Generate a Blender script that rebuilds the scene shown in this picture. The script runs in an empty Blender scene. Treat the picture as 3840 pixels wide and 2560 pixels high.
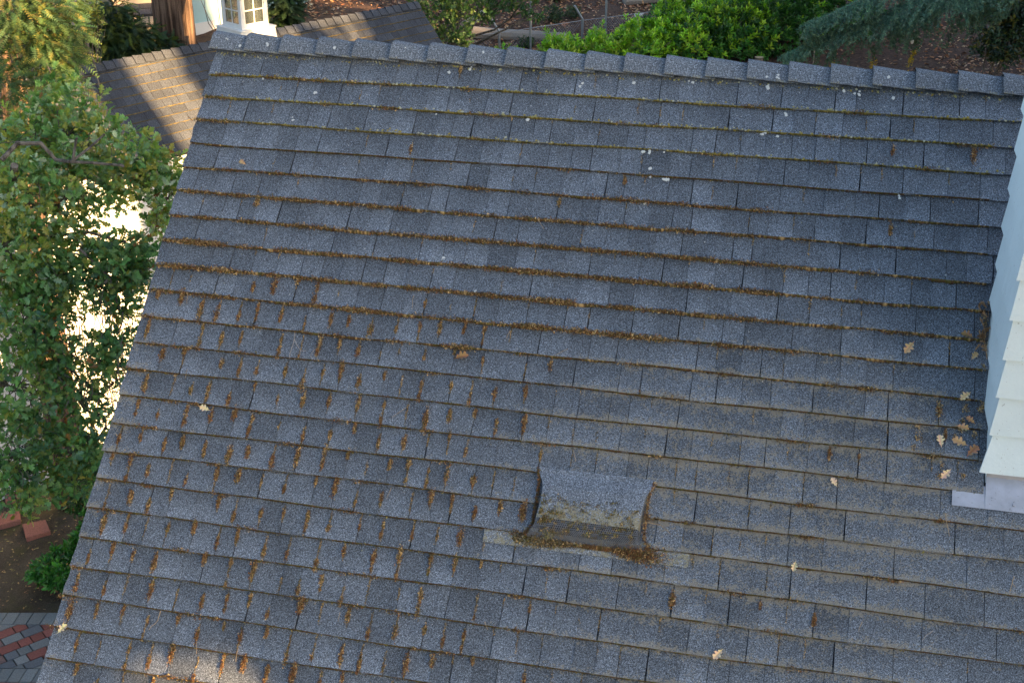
import bpy, math, random
import numpy as np
from mathutils import Vector, Matrix
C = bpy.context.scene.collection
S = bpy.context.scene
rnd = random.Random(7)
rng = np.random.default_rng(11)
R = math.radians

# ------------------------------------------------------------------ camera
cam = bpy.data.cameras.new('camera'); camo = bpy.data.objects.new('camera', cam); C.objects.link(camo)
cam.sensor_width = 36; cam.lens = 5046.1 / 3840 * 36; cam.clip_end = 500; cam.clip_start = .1
rt = Vector((1, .00032, .00068)); dn = Vector((.00075, -.42769, -.90392)); fw = Vector((0, .90392, -.42769))
camo.matrix_world = Matrix(((rt.x, -dn.x, -fw.x, 0), (rt.y, -dn.y, -fw.y, 0), (rt.z, -dn.z, -fw.z, 10), (0, 0, 0, 1)))
S.camera = camo
# ------------------------------------------------------------------ sky + sun
SUN_AZ, SUN_EL = R(126), R(17)          # compass bearing from +Y, elevation
w = bpy.data.worlds.new('World'); S.world = w; w.use_nodes = True
nt = w.node_tree; bg = nt.nodes['Background']
sky = nt.nodes.new('ShaderNodeTexSky'); sky.sky_type = 'NISHITA'; sky.sun_disc = False
sky.sun_elevation = SUN_EL; sky.sun_rotation = SUN_AZ
sky.air_density = 1.0; sky.dust_density = 2.0; sky.ozone_density = .9
nt.links.new(sky.outputs[0], bg.inputs[0]); bg.inputs[1].default_value = .062
sun = bpy.data.lights.new('sun', 'SUN'); so = bpy.data.objects.new('sun', sun); C.objects.link(so)
sun.energy = 5.0; sun.angle = R(.53); sun.color = (1.0, .62, .28)
SH = Vector((math.sin(SUN_AZ), math.cos(SUN_AZ), 0))
SV = Vector((SH.x * math.cos(SUN_EL), SH.y * math.cos(SUN_EL), math.sin(SUN_EL)))
so.rotation_euler = SV.to_track_quat('Z', 'Y').to_euler()
S.view_settings.view_transform = 'Standard'; S.view_settings.look = 'None'
S.view_settings.exposure = 2.52; S.view_settings.gamma = 1

# ------------------------------------------------------------------ materials
def mat(name, build):
    m = bpy.data.materials.new(name); m.use_nodes = True
    n = m.node_tree; n.nodes.clear()
    out = n.nodes.new('ShaderNodeOutputMaterial'); b = n.nodes.new('ShaderNodeBsdfPrincipled')
    n.links.new(b.outputs[0], out.inputs[0]); b.inputs['Roughness'].default_value = .8
    b.inputs['Specular IOR Level'].default_value = .3
    build(n, b, out); return m
def nd(n, t, **k):
    x = n.nodes.new(t)
    for a, v in k.items():
        if a.startswith('i_'): x.inputs[a[2:].replace('_', ' ')].default_value = v
        else: setattr(x, a, v)
    return x
def noise(n, co, scale, detail=3, rough=.5):
    x = nd(n, 'ShaderNodeTexNoise', i_Scale=scale, i_Detail=detail, i_Roughness=rough)
    n.links.new(co, x.inputs['Vector']); return x.outputs['Fac']
def ramp(n, fac, stops):
    r = nd(n, 'ShaderNodeValToRGB'); e = r.color_ramp.elements
    while len(e) < len(stops): e.new(.5)
    for i, (p, c) in enumerate(stops):
        e[i].position = p; e[i].color = (*c, 1) if isinstance(c, tuple) else (c, c, c, 1)
    n.links.new(fac, r.inputs[0]); return r.outputs[0]
def mix(n, a, b, f, mode='MIX'):
    x = nd(n, 'ShaderNodeMix', data_type='RGBA', blend_type=mode)
    for s, v in ((x.inputs[0], f), (x.inputs[6], a), (x.inputs[7], b)):
        if isinstance(v, bpy.types.NodeSocket): n.links.new(v, s)
        else: s.default_value = (v if s == x.inputs[0] else (*v, 1) if isinstance(v, tuple) else (v, v, v, 1))
    return x.outputs[2]
def math_(n, op, a, b=0., clamp=False):
    x = nd(n, 'ShaderNodeMath', operation=op, use_clamp=clamp)
    for s, v in zip(x.inputs, (a, b)):
        if isinstance(v, bpy.types.NodeSocket): n.links.new(v, s)
        else: s.default_value = v
    return x.outputs[0]
def attr(n, name='Col'):
    return nd(n, 'ShaderNodeAttribute', attribute_name=name)
def obco(n): return nd(n, 'ShaderNodeTexCoord').outputs['Object']
def bump(n, b, h, dist, strength=1.):
    x = nd(n, 'ShaderNodeBump', i_Distance=dist, i_Strength=strength); n.links.new(h, x.inputs['Height'])
    n.links.new(x.outputs[0], b.inputs['Normal'])

def shingle_build(gscale=1., amp=1., base=(.106, .125, .152), crustcol=(.30, .265, .195)):
    def f(n, b, out):
        co = obco(n); a = attr(n)                       # Col: rgb = tab tone, alpha = crust amount
        g1 = noise(n, co, 330 / gscale, 2, .8); g2 = noise(n, co, 150 / gscale, 2, .7); g3 = noise(n, co, 5 / gscale, 4, .6)
        gran = ramp(n, g1, [(.34, .18 + .6 * (1 - amp)), (.5, .85), (.64, 1 + 1.6 * amp)])
        gran2 = ramp(n, g2, [(.3, 1 - .55 * amp), (.5, .97), (.68, 1 + .75 * amp)])
        col = mix(n, base, a.outputs['Color'], 1., 'MULTIPLY')
        col = mix(n, col, gran, 1., 'MULTIPLY'); col = mix(n, col, gran2, 1., 'MULTIPLY')
        col = mix(n, col, ramp(n, g3, [(.3, .86), (.7, 1.14)]), 1., 'MULTIPLY')
        # tan algae crust, broken up like granules
        c1 = noise(n, co, 26 / gscale, 5, .7); c2 = noise(n, co, 120 / gscale, 2, .6)
        s = math_(n, 'ADD', math_(n, 'MULTIPLY', c1, .5), math_(n, 'MULTIPLY', c2, .5))
        th = math_(n, 'SUBTRACT', .72, math_(n, 'MULTIPLY', a.outputs['Alpha'], .31))
        m = math_(n, 'MULTIPLY', math_(n, 'SUBTRACT', s, th), 16., True)
        col = mix(n, col, crustcol, math_(n, 'MULTIPLY', m, .6))
        n.links.new(col, b.inputs['Base Color']); b.inputs['Roughness'].default_value = .9
        bump(n, b, g1, .0022 * gscale, .8)
    return f
M = {}
M['shingle'] = mat('asphalt_shingle', shingle_build())
M['cap'] = mat('ridge_shingle', shingle_build(base=(.138, .160, .188), crustcol=(.33, .29, .15)))
M['oldshingle'] = mat('old_brown_shingle', shingle_build(2.0, base=(.054, .063, .080), crustcol=(.22, .17, .06), amp=.5))
def leafy(rough=.42, trans=.42, spec=.6):
    def f(n, b, out):
        a = attr(n); n.links.new(a.outputs['Color'], b.inputs['Base Color'])
        b.inputs['Roughness'].default_value = rough; b.inputs['Specular IOR Level'].default_value = spec
        t = nd(n, 'ShaderNodeBsdfTranslucent'); n.links.new(mix(n, a.outputs['Color'], (1., 1.3, .5), 1., 'MULTIPLY'), t.inputs[0])
        ms = nd(n, 'ShaderNodeMixShader'); ms.inputs[0].default_value = trans
        n.links.new(b.outputs[0], ms.inputs[1]); n.links.new(t.outputs[0], ms.inputs[2]); n.links.new(ms.outputs[0], out.inputs[0])
    return f
M['leaf'] = mat('leaf', leafy()); M['gloss_leaf'] = mat('glossy_leaf', leafy(.28, .25, .6))
M['needle'] = mat('needle', leafy(.6, .2, .3))
def vcol(rough=.85, fine=0., amp=.3):
    def f(n, b, out):
        c = attr(n).outputs['Color']
        if fine: c = mix(n, c, ramp(n, noise(n, obco(n), fine, 4, .6), [(.3, 1 - amp), (.7, 1 + amp)]), 1., 'MULTIPLY')
        n.links.new(c, b.inputs['Base Color']); b.inputs['Roughness'].default_value = rough
    return f
M['moss'] = mat('moss', vcol(.95)); M['litter'] = mat('dry_leaf', vcol(.8)); M['paver'] = mat('paver', vcol(.85, 60, .25))
M['twig'] = mat('twig', vcol(.85, 80, .3))
def bark(c1, c2, sc, zs=.12, bd=.03):
    def f(n, b, out):
        mp = nd(n, 'ShaderNodeMapping'); mp.inputs['Scale'].default_value = (1, 1, zs); n.links.new(obco(n), mp.inputs[0])
        x = noise(n, mp.outputs[0], sc, 5, .6); y = noise(n, obco(n), sc * 5, 3, .6)
        c = mix(n, ramp(n, x, [(.38, c1), (.6, c2)]), ramp(n, y, [(.3, .7), (.7, 1.25)]), 1., 'MULTIPLY')
        n.links.new(c, b.inputs['Base Color']); b.inputs['Roughness'].default_value = .95; bump(n, b, x, bd)
    return f
M['redbark'] = mat('redwood_bark', bark((.05, .03, .02), (.26, .17, .115), 16, .06, .06))
M['bark'] = mat('oak_bark', bark((.05, .042, .035), (.19, .165, .14), 30, .2, .01))
def wood_paint(c, dirt=.12, mottled=0):
    def f(n, b, out):
        co = obco(n); x = noise(n, co, 3, 5, .6); y = noise(n, co, 90, 2, .5)
        k = mix(n, c, ramp(n, x, [(.3, 1 - dirt), (.7, 1.)]), 1., 'MULTIPLY')
        k = mix(n, k, tuple(q * .35 for q in c), ramp(n, y, [(.7, 0.), (.74, .7 + 0 * mottled)]))
        n.links.new(k, b.inputs['Base Color']); b.inputs['Roughness'].default_value = .55; bump(n, b, noise(n, co, 60, 4, .6), .003, .5)
    return f
M['mint'] = mat('mint_paint', wood_paint((.73, .87, .92), .10))
M['white'] = mat('white_paint', wood_paint((.80, .80, .77)))
M['palewall'] = mat('pale_wall', wood_paint((.78, .79, .76)))
M['beige'] = mat('beige_wall', wood_paint((.40, .345, .28)))
M['teal'] = mat('pale_teal_wall', wood_paint((.40, .60, .62)))
def metal(c, rough=.45, me=.6, spot=None):
    def f(n, b, out):
        co = obco(n); x = noise(n, co, 9, 4, .6); y = noise(n, co, 70, 3, .7)
        k = mix(n, c, ramp(n, x, [(.3, .78), (.7, 1.12)]), 1., 'MULTIPLY')
        k = mix(n, k, tuple(q * .4 for q in c), ramp(n, y, [(.62, 0.), (.68, .7)]))
        n.links.new(k, b.inputs['Base Color']); b.inputs['Metallic'].default_value = me; b.inputs['Roughness'].default_value = rough
    return f
M['flash'] = mat('galvanised_flashing', metal((.46, .49, .56), .5, .35))
M['pole'] = mat('galvanised_post', metal((.30, .33, .37), .5, .5))
def perf(n, b, out):        # punched sheet: hexagonal field of real holes
    uv = nd(n, 'ShaderNodeUVMap'); sep = nd(n, 'ShaderNodeSeparateXYZ'); n.links.new(uv.outputs[0], sep.inputs[0])
    p = .0088
    def cell(off):
        gx = math_(n, 'SUBTRACT', math_(n, 'FRACT', math_(n, 'ADD', math_(n, 'DIVIDE', sep.outputs[0], p), off)), .5)
        gy = math_(n, 'MULTIPLY', math_(n, 'SUBTRACT', math_(n, 'FRACT', math_(n, 'ADD', math_(n, 'DIVIDE', sep.outputs[1], p * 1.732), off)), .5), 1.732)
        return math_(n, 'SQRT', math_(n, 'ADD', math_(n, 'MULTIPLY', gx, gx), math_(n, 'MULTIPLY', gy, gy)))
    d = math_(n, 'MINIMUM', cell(0.), cell(.5)); hole = math_(n, 'LESS_THAN', d, math_(n, 'ADD', .12, math_(n, 'MULTIPLY', noise(n, obco(n), 55, 3, .6), .45)))
    co = obco(n); c = mix(n, (.125, .14, .165), (.19, .14, .08), ramp(n, noise(n, co, 22, 4, .7), [(.56, 0.), (.62, .8)]))
    n.links.new(c, b.inputs['Base Color'])
    t = nd(n, 'ShaderNodeBsdfTransparent'); ms = nd(n, 'ShaderNodeMixShader')
    n.links.new(hole, ms.inputs[0]); n.links.new(b.outputs[0], ms.inputs[1]); n.links.new(t.outputs[0], ms.inputs[2]); n.links.new(ms.outputs[0], out.inputs[0])
M['perf'] = mat('perforated_metal', perf)
M['dark'] = mat('dark_inside', lambda n, b, o: b.inputs['Base Color'].__setattr__('default_value', (.012, .013, .016, 1)))
def glass(n, b, out):
    b.inputs['Base Color'].default_value = (.10, .12, .11, 1); b.inputs['Roughness'].default_value = .08; b.inputs['Specular IOR Level'].default_value = .8
    t = nd(n, 'ShaderNodeBsdfTransparent'); ms = nd(n, 'ShaderNodeMixShader'); ms.inputs[0].default_value = .45
    n.links.new(b.outputs[0], ms.inputs[1]); n.links.new(t.outputs[0], ms.inputs[2]); n.links.new(ms.outputs[0], out.inputs[0])
M['glass'] = mat('window_glass', glass)
def groundm(n, b, out):
    co = obco(n); a = attr(n); x = noise(n, co, 1.3, 5, .6); y = noise(n, co, 14, 5, .7); z = noise(n, co, 60, 3, .7)
    soil = mix(n, (.05, .041, .03), (.105, .088, .062), ramp(n, x, [(.35, 0.), (.65, 1.)]))
    soil = mix(n, soil, (.075, .075, .022), ramp(n, noise(n, co, 2.2, 4, .6), [(.52, 0.), (.66, .55)]))
    mulch = mix(n, (.035, .022, .018), (.12, .066, .042), ramp(n, y, [(.35, 0.), (.62, 1.)]))
    c = mix(n, soil, mulch, a.outputs['Alpha']); c = mix(n, c, ramp(n, z, [(.3, .55), (.7, 1.5)]), 1., 'MULTIPLY')
    n.links.new(c, b.inputs['Base Color']); b.inputs['Roughness'].default_value = .95; bump(n, b, y, .03)
M['ground'] = mat('soil', groundm)

# ------------------------------------------------------------------ mesh builder
class MB:
    def __init__(s): s.v = []; s.f = []; s.c = []; s.m = []; s.uv = None
    def add(s, vs, fs, col=(1, 1, 1, 1), m=0):
        o = len(s.v); s.v.extend(tuple(map(float, v)) for v in vs); s.f.extend(tuple(i + o for i in f) for f in fs)
        if len(col) == 3 and not hasattr(col[0], '__len__'): col = (*col, 1)
        if hasattr(col[0], '__len__'): s.c.extend(col)
        else: s.c.extend([col] * len(vs))
        s.m.extend([m] * len(fs))
    def box(s, o, a, b, c, col=(1, 1, 1, 1), m=0):     # corner + three edge vectors
        o, a, b, c = (np.array(x, float) for x in (o, a, b, c))
        if np.dot(np.cross(a, b), c) < 0: o, c = o + c, -c
        vs = [o, o + a, o + a + b, o + b, o + c, o + a + c, o + a + b + c, o + b + c]
        s.add(vs, [(0, 3, 2, 1), (4, 5, 6, 7), (0, 1, 5, 4), (1, 2, 6, 5), (2, 3, 7, 6), (3, 0, 4, 7)], col, m)
    def tube(s, pts, rad, col=(1, 1, 1, 1), n=6, m=0):
        pts = [np.array(p, float) for p in pts]; vs = []; k = len(pts)
        for i, p in enumerate(pts):
            t = pts[min(i + 1, k - 1)] - pts[max(i - 1, 0)]; t /= np.linalg.norm(t) + 1e-9
            a = np.cross(t, (0, 0, 1.) if abs(t[2]) < .9 else (1., 0, 0)); a /= np.linalg.norm(a); b = np.cross(t, a)
            r = rad[i] if hasattr(rad, '__len__') else rad
            for j in range(n):
                q = 2 * math.pi * j / n; vs.append(p + (a * math.cos(q) + b * math.sin(q)) * r)
        fs = [(i * n + j, i * n + (j + 1) % n, (i + 1) * n + (j + 1) % n, (i + 1) * n + j) for i in range(k - 1) for j in range(n)]
        fs += [tuple(range(n - 1, -1, -1)), tuple((k - 1) * n + j for j in range(n))]
        s.add(vs, fs, col, m)
    def build(s, name, mats, parent=None, loc=None, smooth=False):
        me = bpy.data.meshes.new(name)
        base = np.array(loc if loc is not None else (0, 0, 0), float)
        vv = np.array(s.v) - base
        me.from_pydata(vv.tolist(), [], s.f); me.update()
        a = me.color_attributes.new('Col', 'FLOAT_COLOR', 'POINT'); a.data.foreach_set('color', np.array(s.c, np.float32).ravel())
        for x in (mats if isinstance(mats, (list, tuple)) else [mats]): me.materials.append(M[x])
        me.polygons.foreach_set('material_index', s.m)
        if smooth: me.polygons.foreach_set('use_smooth', [True] * len(me.polygons))
        if s.uv is not None:
            u = me.uv_layers.new(name='UVMap')
            li = np.empty(len(me.loops), int); me.loops.foreach_get('vertex_index', li)
            u.data.foreach_set('uv', np.array(s.uv, np.float32)[li].ravel())
        o = bpy.data.objects.new(name, me); C.objects.link(o)
        o.location = base
        if parent is not None:
            o.parent = parent; pl = Vector((0, 0, 0)); q = parent
            while q is not None: pl += q.location; q = q.parent
            o.location = Vector(base) - pl
        return o
def tag(o, label=None, cat=None, group=None, kind=None):
    if label: o['label'] = label
    if cat: o['category'] = cat
    if group: o['group'] = group
    if kind: o['kind'] = kind
    return o
def empty(name, loc, label, cat, group=None):
    o = bpy.data.objects.new(name, None); C.objects.link(o); o.location = loc; return tag(o, label, cat, group)
A3 = lambda *x: np.array(x, float)

# ------------------------------------------------------------------ frames
O = A3(-1.60956, 7.31639, 8.29022); U = A3(.97483, -.22297, 0); V = A3(-.16234, -.70976, -.68548); N = A3(-.15284, -.66822, .72809)
V /= np.linalg.norm(V); U /= np.linalg.norm(U); N = np.cross(V, U); N = N if N[2] > 0 else -N
F = A3(V[0], V[1], 0); F /= np.linalg.norm(F); Z = A3(0, 0, 1)
def rf(u, v, w=0.): return O + U * u + V * v + N * w
E_ = .143                                # shingle exposure
def sstep(a, b, x): t = min(1, max(0, (x - a) / (b - a))); return t * t * (3 - 2 * t)
def tz(x, y):                            # terrain height
    return 4.1 * sstep(18.2, 22.6, y) + .08 * max(0, y - 24) + .03 * math.sin(x * 1.3) * sstep(20, 24, y)

# ------------------------------------------------------------------ ground
g = MB(); xs = np.concatenate([[-150, -60, -30], np.arange(-14, 22, .5), [30, 60, 150]]); ys = np.concatenate([[-60, -20, 0], np.arange(8, 42, .5), [60, 100, 200]])
vs = []; cs = []
for y in ys:
    for x in xs:
        h = tz(x, y) + (rng.normal() * .03 if 13.6 < y < 40 and abs(x) < 14 else 0)
        vs.append((x, y, h)); cs.append((1, 1, 1, sstep(19, 22, y)))
nx = len(xs)
g.add(vs, [(j * nx + i, j * nx + i + 1, (j + 1) * nx + i + 1, (j + 1) * nx + i) for j in range(len(ys) - 1) for i in range(nx - 1)], cs)
tag(g.build('ground', 'ground', smooth=True), kind='structure')

# patio: soldier course borders with angled red and grey pavers between
pt = MB(); px0, px1 = -9.6, -3.6; yT, yB = 13.37, 12.32
def paver(poly, col, z=.035, gap=.004):
    p = np.array(poly, float); c = p.mean(0); q = c + (p - c) * (1 - 2 * gap / np.linalg.norm(p[0] - c)); k = len(q)
    q2 = c + (q - c) * .965
    vs = [(x, y, 0.) for x, y in q] + [(x, y, z - .004) for x, y in q] + [(x, y, z) for x, y in q2]
    fs = [(i, (i + 1) % k, k + (i + 1) % k, k + i) for i in range(k)] + [(k + i, k + (i + 1) % k, 2 * k + (i + 1) % k, 2 * k + i) for i in range(k)] + [tuple(2 * k + i for i in range(k))]
    pt.add(vs, fs, col)
def pcol():
    t = rnd.random(); k = rnd.uniform(.8, 1.2)
    c = (.20, .075, .062) if t < .3 else (.155, .105, .10) if t < .48 else (.165, .185, .19) if t < .85 else (.105, .12, .135)
    return tuple(q * k for q in c)
def grey():
    k = rnd.uniform(.85, 1.15); return (.165 * k, .19 * k, .195 * k)
pt.box((px0, yB - .9, -.02), (px1 - px0, 0, 0), (0, yT - yB + .9, 0), (0, 0, .035), (.05, .045, .035, 1))
for y0, y1 in ((yT - .24, yT), (yB - .24, yB)):
    x = px0
    while x < px1:
        wd = rnd.uniform(.14, .165); paver([(x, y0), (x + wd, y0), (x + wd + .02, y1), (x + .02, y1)], grey()); x += wd
def clip(poly, y0, y1):
    for yy, sg in ((y0, 1), (y1, -1)):
        out = []
        for i in range(len(poly)):
            a, b = poly[i], poly[(i + 1) % len(poly)]; da, db = sg * (a[1] - yy), sg * (b[1] - yy)
            if da >= 0: out.append(a)
            if da * db < 0: t = da / (da - db); out.append((a[0] + t * (b[0] - a[0]), a[1] + t * (b[1] - a[1])))
        poly = out
        if len(poly) < 3: return None
    return poly
ca, sa = math.cos(R(38)), math.sin(R(38))
for y0, y1, n in ((yB, yT - .24, 60), (yB - .9, yB - .24, 60)):
    for r in range(-40, 60):
        t = -4 + rnd.uniform(0, .2)
        while t < 9:
            L = rnd.choice((.15, .15, .235, .235)); a = t; b = t + L; h0 = r * .152; h1 = h0 + .152
            q = [(px0 + 2 + ca * s_ - sa * h_, 12.4 + sa * s_ + ca * h_) for s_, h_ in ((a, h0), (b, h0), (b, h1), (a, h1))]
            c = clip(q, y0, y1)
            if c and all(px0 < p[0] < px1 for p in c):
                ar = abs(sum(c[i][0] * c[(i + 1) % len(c)][1] - c[(i + 1) % len(c)][0] * c[i][1] for i in range(len(c)))) / 2
                if ar > .002: paver(c, pcol())
            t = b
tag(pt.build('patio', 'paver'), kind='structure')

# ------------------------------------------------------------------ main house
HL = (O + F * 2.5) * A3(1, 1, 0) + U * 3
house = empty('house', HL, 'house in the foreground with a steep dark grey shingle roof covered in moss streaks', 'house')
def crust(u, v):
    c = .13 + .54 * sstep(1.5, 2.8, u) * sstep(.9, 1.7, v) * (1 - .5 * sstep(3.7, 4.1, u)) * (1 - .25 * sstep(2.7, 3.3, v))
    c += .30 * sstep(2.2, 1.0, u) * sstep(1.6, 2.6, v) if False else 0
    c += .42 * (1 - sstep(.02, .22, u)) * sstep(.9, 1.5, v)
    c += .2 * sstep(1.0, 2.0, v) * (1 - sstep(0.0, .8, abs(v - 2.1)))
    if v < .07: c += .38
    return min(c, 1)
def course_line(k, u):       # slow waviness of each course
    return .0035 * math.sin(u * 2.1 + k * 1.7) + .002 * math.sin(u * 6.3 + k * 2.9)
roof = MB(); joints = []
def tab(u0, u1, k, w0, tone, grad, ve=0.):
    vb = k * E_ + ve; vt = (k - 1) * E_ - .025; nn = max(2, int((u1 - u0) / .028) + 1); th = .0105
    us = np.linspace(u0, u1, nn); rows = [(vt, -.015), ((k - 1) * E_ + .004, -.0125), ((k - .62) * E_, -.008), ((k - .3) * E_, -.004), (vb, 0.)]
    skew = rnd.uniform(-.004, .004)
    vs = []; cs = []
    for r, (v, wv) in enumerate(rows):
        fr = r / 4
        for i, u in enumerate(us):
            vv = v + course_line(k, u) * (1 if r == 4 else 0) + course_line(k - 1, u) * (1 if r in (0, 1) else 0)
            if r == 4: vv += rng.normal() * .0012
            uu = u + skew * fr + (rng.normal() * .002 if i in (0, nn - 1) and u0 < .02 and i == 0 else 0)
            vs.append(rf(uu, vv, wv + w0 + (rng.normal() * .0004)))
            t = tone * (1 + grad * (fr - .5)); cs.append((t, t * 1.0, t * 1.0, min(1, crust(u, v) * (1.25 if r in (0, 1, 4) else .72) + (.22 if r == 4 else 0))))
    for i, u in enumerate(us):   # butt bottom
        vs.append(np.array(vs[4 * nn + i]) - N * th); cs.append((tone * .6,) * 3 + (.5,))
    fs = [(r * nn + i, (r + 1) * nn + i, (r + 1) * nn + i + 1, r * nn + i + 1) for r in range(5) for i in range(nn - 1)]
    b = len(vs)
    for i in (0, nn - 1):       # side skirts
        for r in range(5): vs.append(np.array(vs[r * nn + i]) - N * th); cs.append((tone * .6,) * 3 + (.2,))
    for r in range(4): fs.append((r * nn, b + r, b + r + 1, (r + 1) * nn)); fs.append((r * nn + nn - 1, (r + 1) * nn + nn - 1, b + 5 + r + 1, b + 5 + r))
    roof.add(vs, fs, cs)
UMAX = 6.2; KMAX = 27
for k in range(1, KMAX + 1):
    u = -.012 + rnd.uniform(-.004, .004); last = 1.
    while u < UMAX:
        new = u > 3.42 and k > 14
        wd = rnd.choice((.09, .10, .11, .115, .12, .13, .145)) if not new else rnd.choice((.2, .26, .3, .24))
        if u < 0: wd = rnd.uniform(.05, .18)
        u1 = u + wd
        if k == 14 and u < 4.085 < u1 + .06: u1 = 4.083
        if k == 14 and u >= 4.08 and u < 5.8: u = 5.8; continue
        if k in (16, 17) and u < 2.12 < u1: u1 = 2.15
        tone = last
        while abs(tone - last) < .05: tone = rnd.choice((.80, .87, .94, 1.0, 1.06, 1.13))
        last = tone
        if new: tone = .75 + .5 * (tone - .7) + .12
        gap = rnd.choice((.0012, .0016, .002, .003)) if not new else .0024
        w0 = rnd.choice((0, 0, -.0015, -.003))
        tab(u + gap / 2, u1 - gap / 2, k, w0, tone, rnd.choice((.15, .35, .55, .7)), rnd.uniform(-.002, .002))
        joints.append((u1, k, gap)); u = u1
# deck under the courses and rear slope
dk = (.25, .25, .25, .2)
for va, vb in ((-.105, 4.0),): roof.box(rf(.01, va, -.018), U * UMAX, V * (vb - va), -N * .05, dk)
B2 = A3(-F[0] * 1, -F[1] * 1, 0); RV = -F * math.cos(R(43.3)) - Z * math.sin(R(43.3)); RN = -F * math.sin(R(43.3)) + Z * math.cos(R(43.3))
for k in range(26):
    p0 = rf(.0, -.105, .0) + RV * (k * E_); roof.box(p0 + RN * .002, U * UMAX, RV * (E_ + .01) + RN * .008, -RN * .01, (.95,) * 3 + (.2,))
rb = roof.build('roof', 'shingle', house, loc=O)
# ridge caps: bent shingles, left end of each one lifted over its neighbour
rp = rf(0, -.105, .006) ; caps_u = [-.035, .165]
while caps_u[-1] < UMAX - .2: caps_u.append(caps_u[-1] + .2055 + rnd.uniform(-.006, .006))
for i, cu in enumerate(caps_u):
    m = MB(); u1 = (caps_u[i + 1] if i + 1 < len(caps_u) else UMAX) + .05; L = u1 - cu; tone = rnd.uniform(.88, 1.1); nu = 9
    vs = []; cs = []; prof = [(.112, 0), (.075, 0), (.04, 0), (.018, 0), (.006, 0), (-.006, 1), (-.02, 1), (-.06, 1), (-.105, 1)]
    dw = rnd.uniform(-.003, .003)
    for a in range(nu):
        t = a / (nu - 1); lift = .033 * (1 - t) + .002; wid = 1.0 - .02 * t
        for s_, side in prof:
            x = abs(s_) * wid; rd = .012 * max(0, 1 - abs(s_) / .03) ** 2
            base = rf(cu + t * L + (rng.normal() * .0015 if a in (0,) else 0), -.105, 0)
            if not side: p = base + V * (x + dw * (x > .1) + (rng.normal() * .0012 if x > .1 else 0)) + N * (lift - rd)
            else: p = base + RV * x + RN * (lift - rd)
            vs.append(p); tt = tone * (.9 + .18 * t); cs.append((tt, tt, tt, .12 + (.65 if x > .1 else 0)))
    k = len(prof); n0 = nu * k
    for a in range(nu):
        for j in range(k): vs.append(np.array(vs[a * k + j]) - (N if j < 5 else RN) * .006); cs.append((tone * .45,) * 3 + (.4,))
    fs = []
    for a in range(nu - 1):
        for j in range(k - 1):
            q = a * k + j; fs.append((q, q + 1, q + k + 1, q + k)); fs.append((n0 + q, n0 + q + k, n0 + q + k + 1, n0 + q + 1))
        q = a * k; fs.append((q, q + k, n0 + q + k, n0 + q)); q += k - 1; fs.append((q, n0 + q, n0 + q + k, q + k))
    for j in range(k - 1): fs.append((j, n0 + j, n0 + j + 1, j + 1)); q = (nu - 1) * k + j; fs.append((q, q + 1, n0 + q + 1, n0 + q))
    m.add(vs, fs, cs); o = m.build('ridge_cap', 'cap', house, loc=rf(cu, -.105)); o['group'] = 'shingle caps along the ridge'
# walls below
wl = MB(); eave = rf(.3, 3.7, -.1); bk = O - F * 2.4 + U * .3
for a, b in ((rf(.3, 3.5, 0) * A3(1, 1, 0), U * 5.6), ):
    wl.box(a, b, -F * (2.55 + 2.5), Z * 5.7, (1, 1, 1, 1))
q = rf(.3, -.105, -.12); q0 = rf(.3, 3.5, 0) * A3(1, 1, 0) + Z * 5.7; q1 = q0 - F * 5.05
wl.add([q0, q, q1, q0 + U * .1, q + U * .1, q1 + U * .1], [(0, 1, 2), (5, 4, 3), (0, 3, 4, 1), (1, 4, 5, 2)])
wl.build('wall', 'mint', house, loc=HL)
fb = MB(); fb.box(rf(.0, -.1, -.066), U * .025, V * 4.05, -N * .14); fb.build('bargeboard', 'white', house, loc=rf(0, 0))

# roof vent: hood with punched front on a flange
vent = bpy.data.objects.new('roof_vent', None); C.objects.link(vent); vent.parent = house; vent.location = Vector(rf(2.4, 2.3)) - Vector(HL)
rows = [(2.118, .003, 2.128, 2.678), (2.145, .008, 2.134, 2.672), (2.172, .018, 2.150, 2.655), (2.21, .028, 2.163, 2.640), (2.26, .036, 2.166, 2.634), (2.31, .042, 2.163, 2.630), (2.362, .044, 2.158, 2.628)]
front = [(2.362, .044, 2.158, 2.628), (2.385, .041, 2.154, 2.630), (2.405, .034, 2.146, 2.634), (2.422, .024, 2.136, 2.645), (2.437, .012, 2.122, 2.662), (2.450, .0, 2.104, 2.684)]
def hood(rws, mt, name, uvs=False):
    m = MB(); n = 25; vs = []; cs = []; uv = []
    for r, (v, h, a, b) in enumerate(rws):
        for i in range(n):
            t = i / (n - 1); e = min(t, 1 - t); hh = h * min(1, (e / .035)) ** .5 if e < .035 else h
            hh += .004 * math.sin(t * math.pi) * (h > .02)
            if 0 < i < n - 1: uu = a + .004 + (b - a - .008) * (i - 1) / (n - 3)
            else: uu = a if i == 0 else b; hh = -.008
            if i in (1, n - 2): hh = h * .93
            vs.append(rf(uu, v + .012 * math.sin(t * math.pi * 1) * (v > 2.3) * 0, hh + .001)); tt = 1.15; cs.append((tt, tt, tt * 1.02, .2 + .8 * sstep(2.2, 2.36, v)))
            uv.append((uu, v + h * .8 if v < 2.4 else v + (.063 - h) * 1.0))
    m.add(vs, [(r * n + i, (r + 1) * n + i, (r + 1) * n + i + 1, r * n + i + 1) for r in range(len(rws) - 1) for i in range(n - 1)], cs)
    if uvs: m.uv = uv
    o = m.build(name, mt, vent, loc=rf(2.4, 2.3), smooth=False); return o
hood(rows, 'cap', 'hood'); hood(front, 'perf', 'perforated_front', True)
m = MB(); m.box(rf(2.175, 2.2, .0015), U * .44, V * .22, N * .004); m.build('vent_opening', 'dark', vent, loc=rf(2.4, 2.3))
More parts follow.
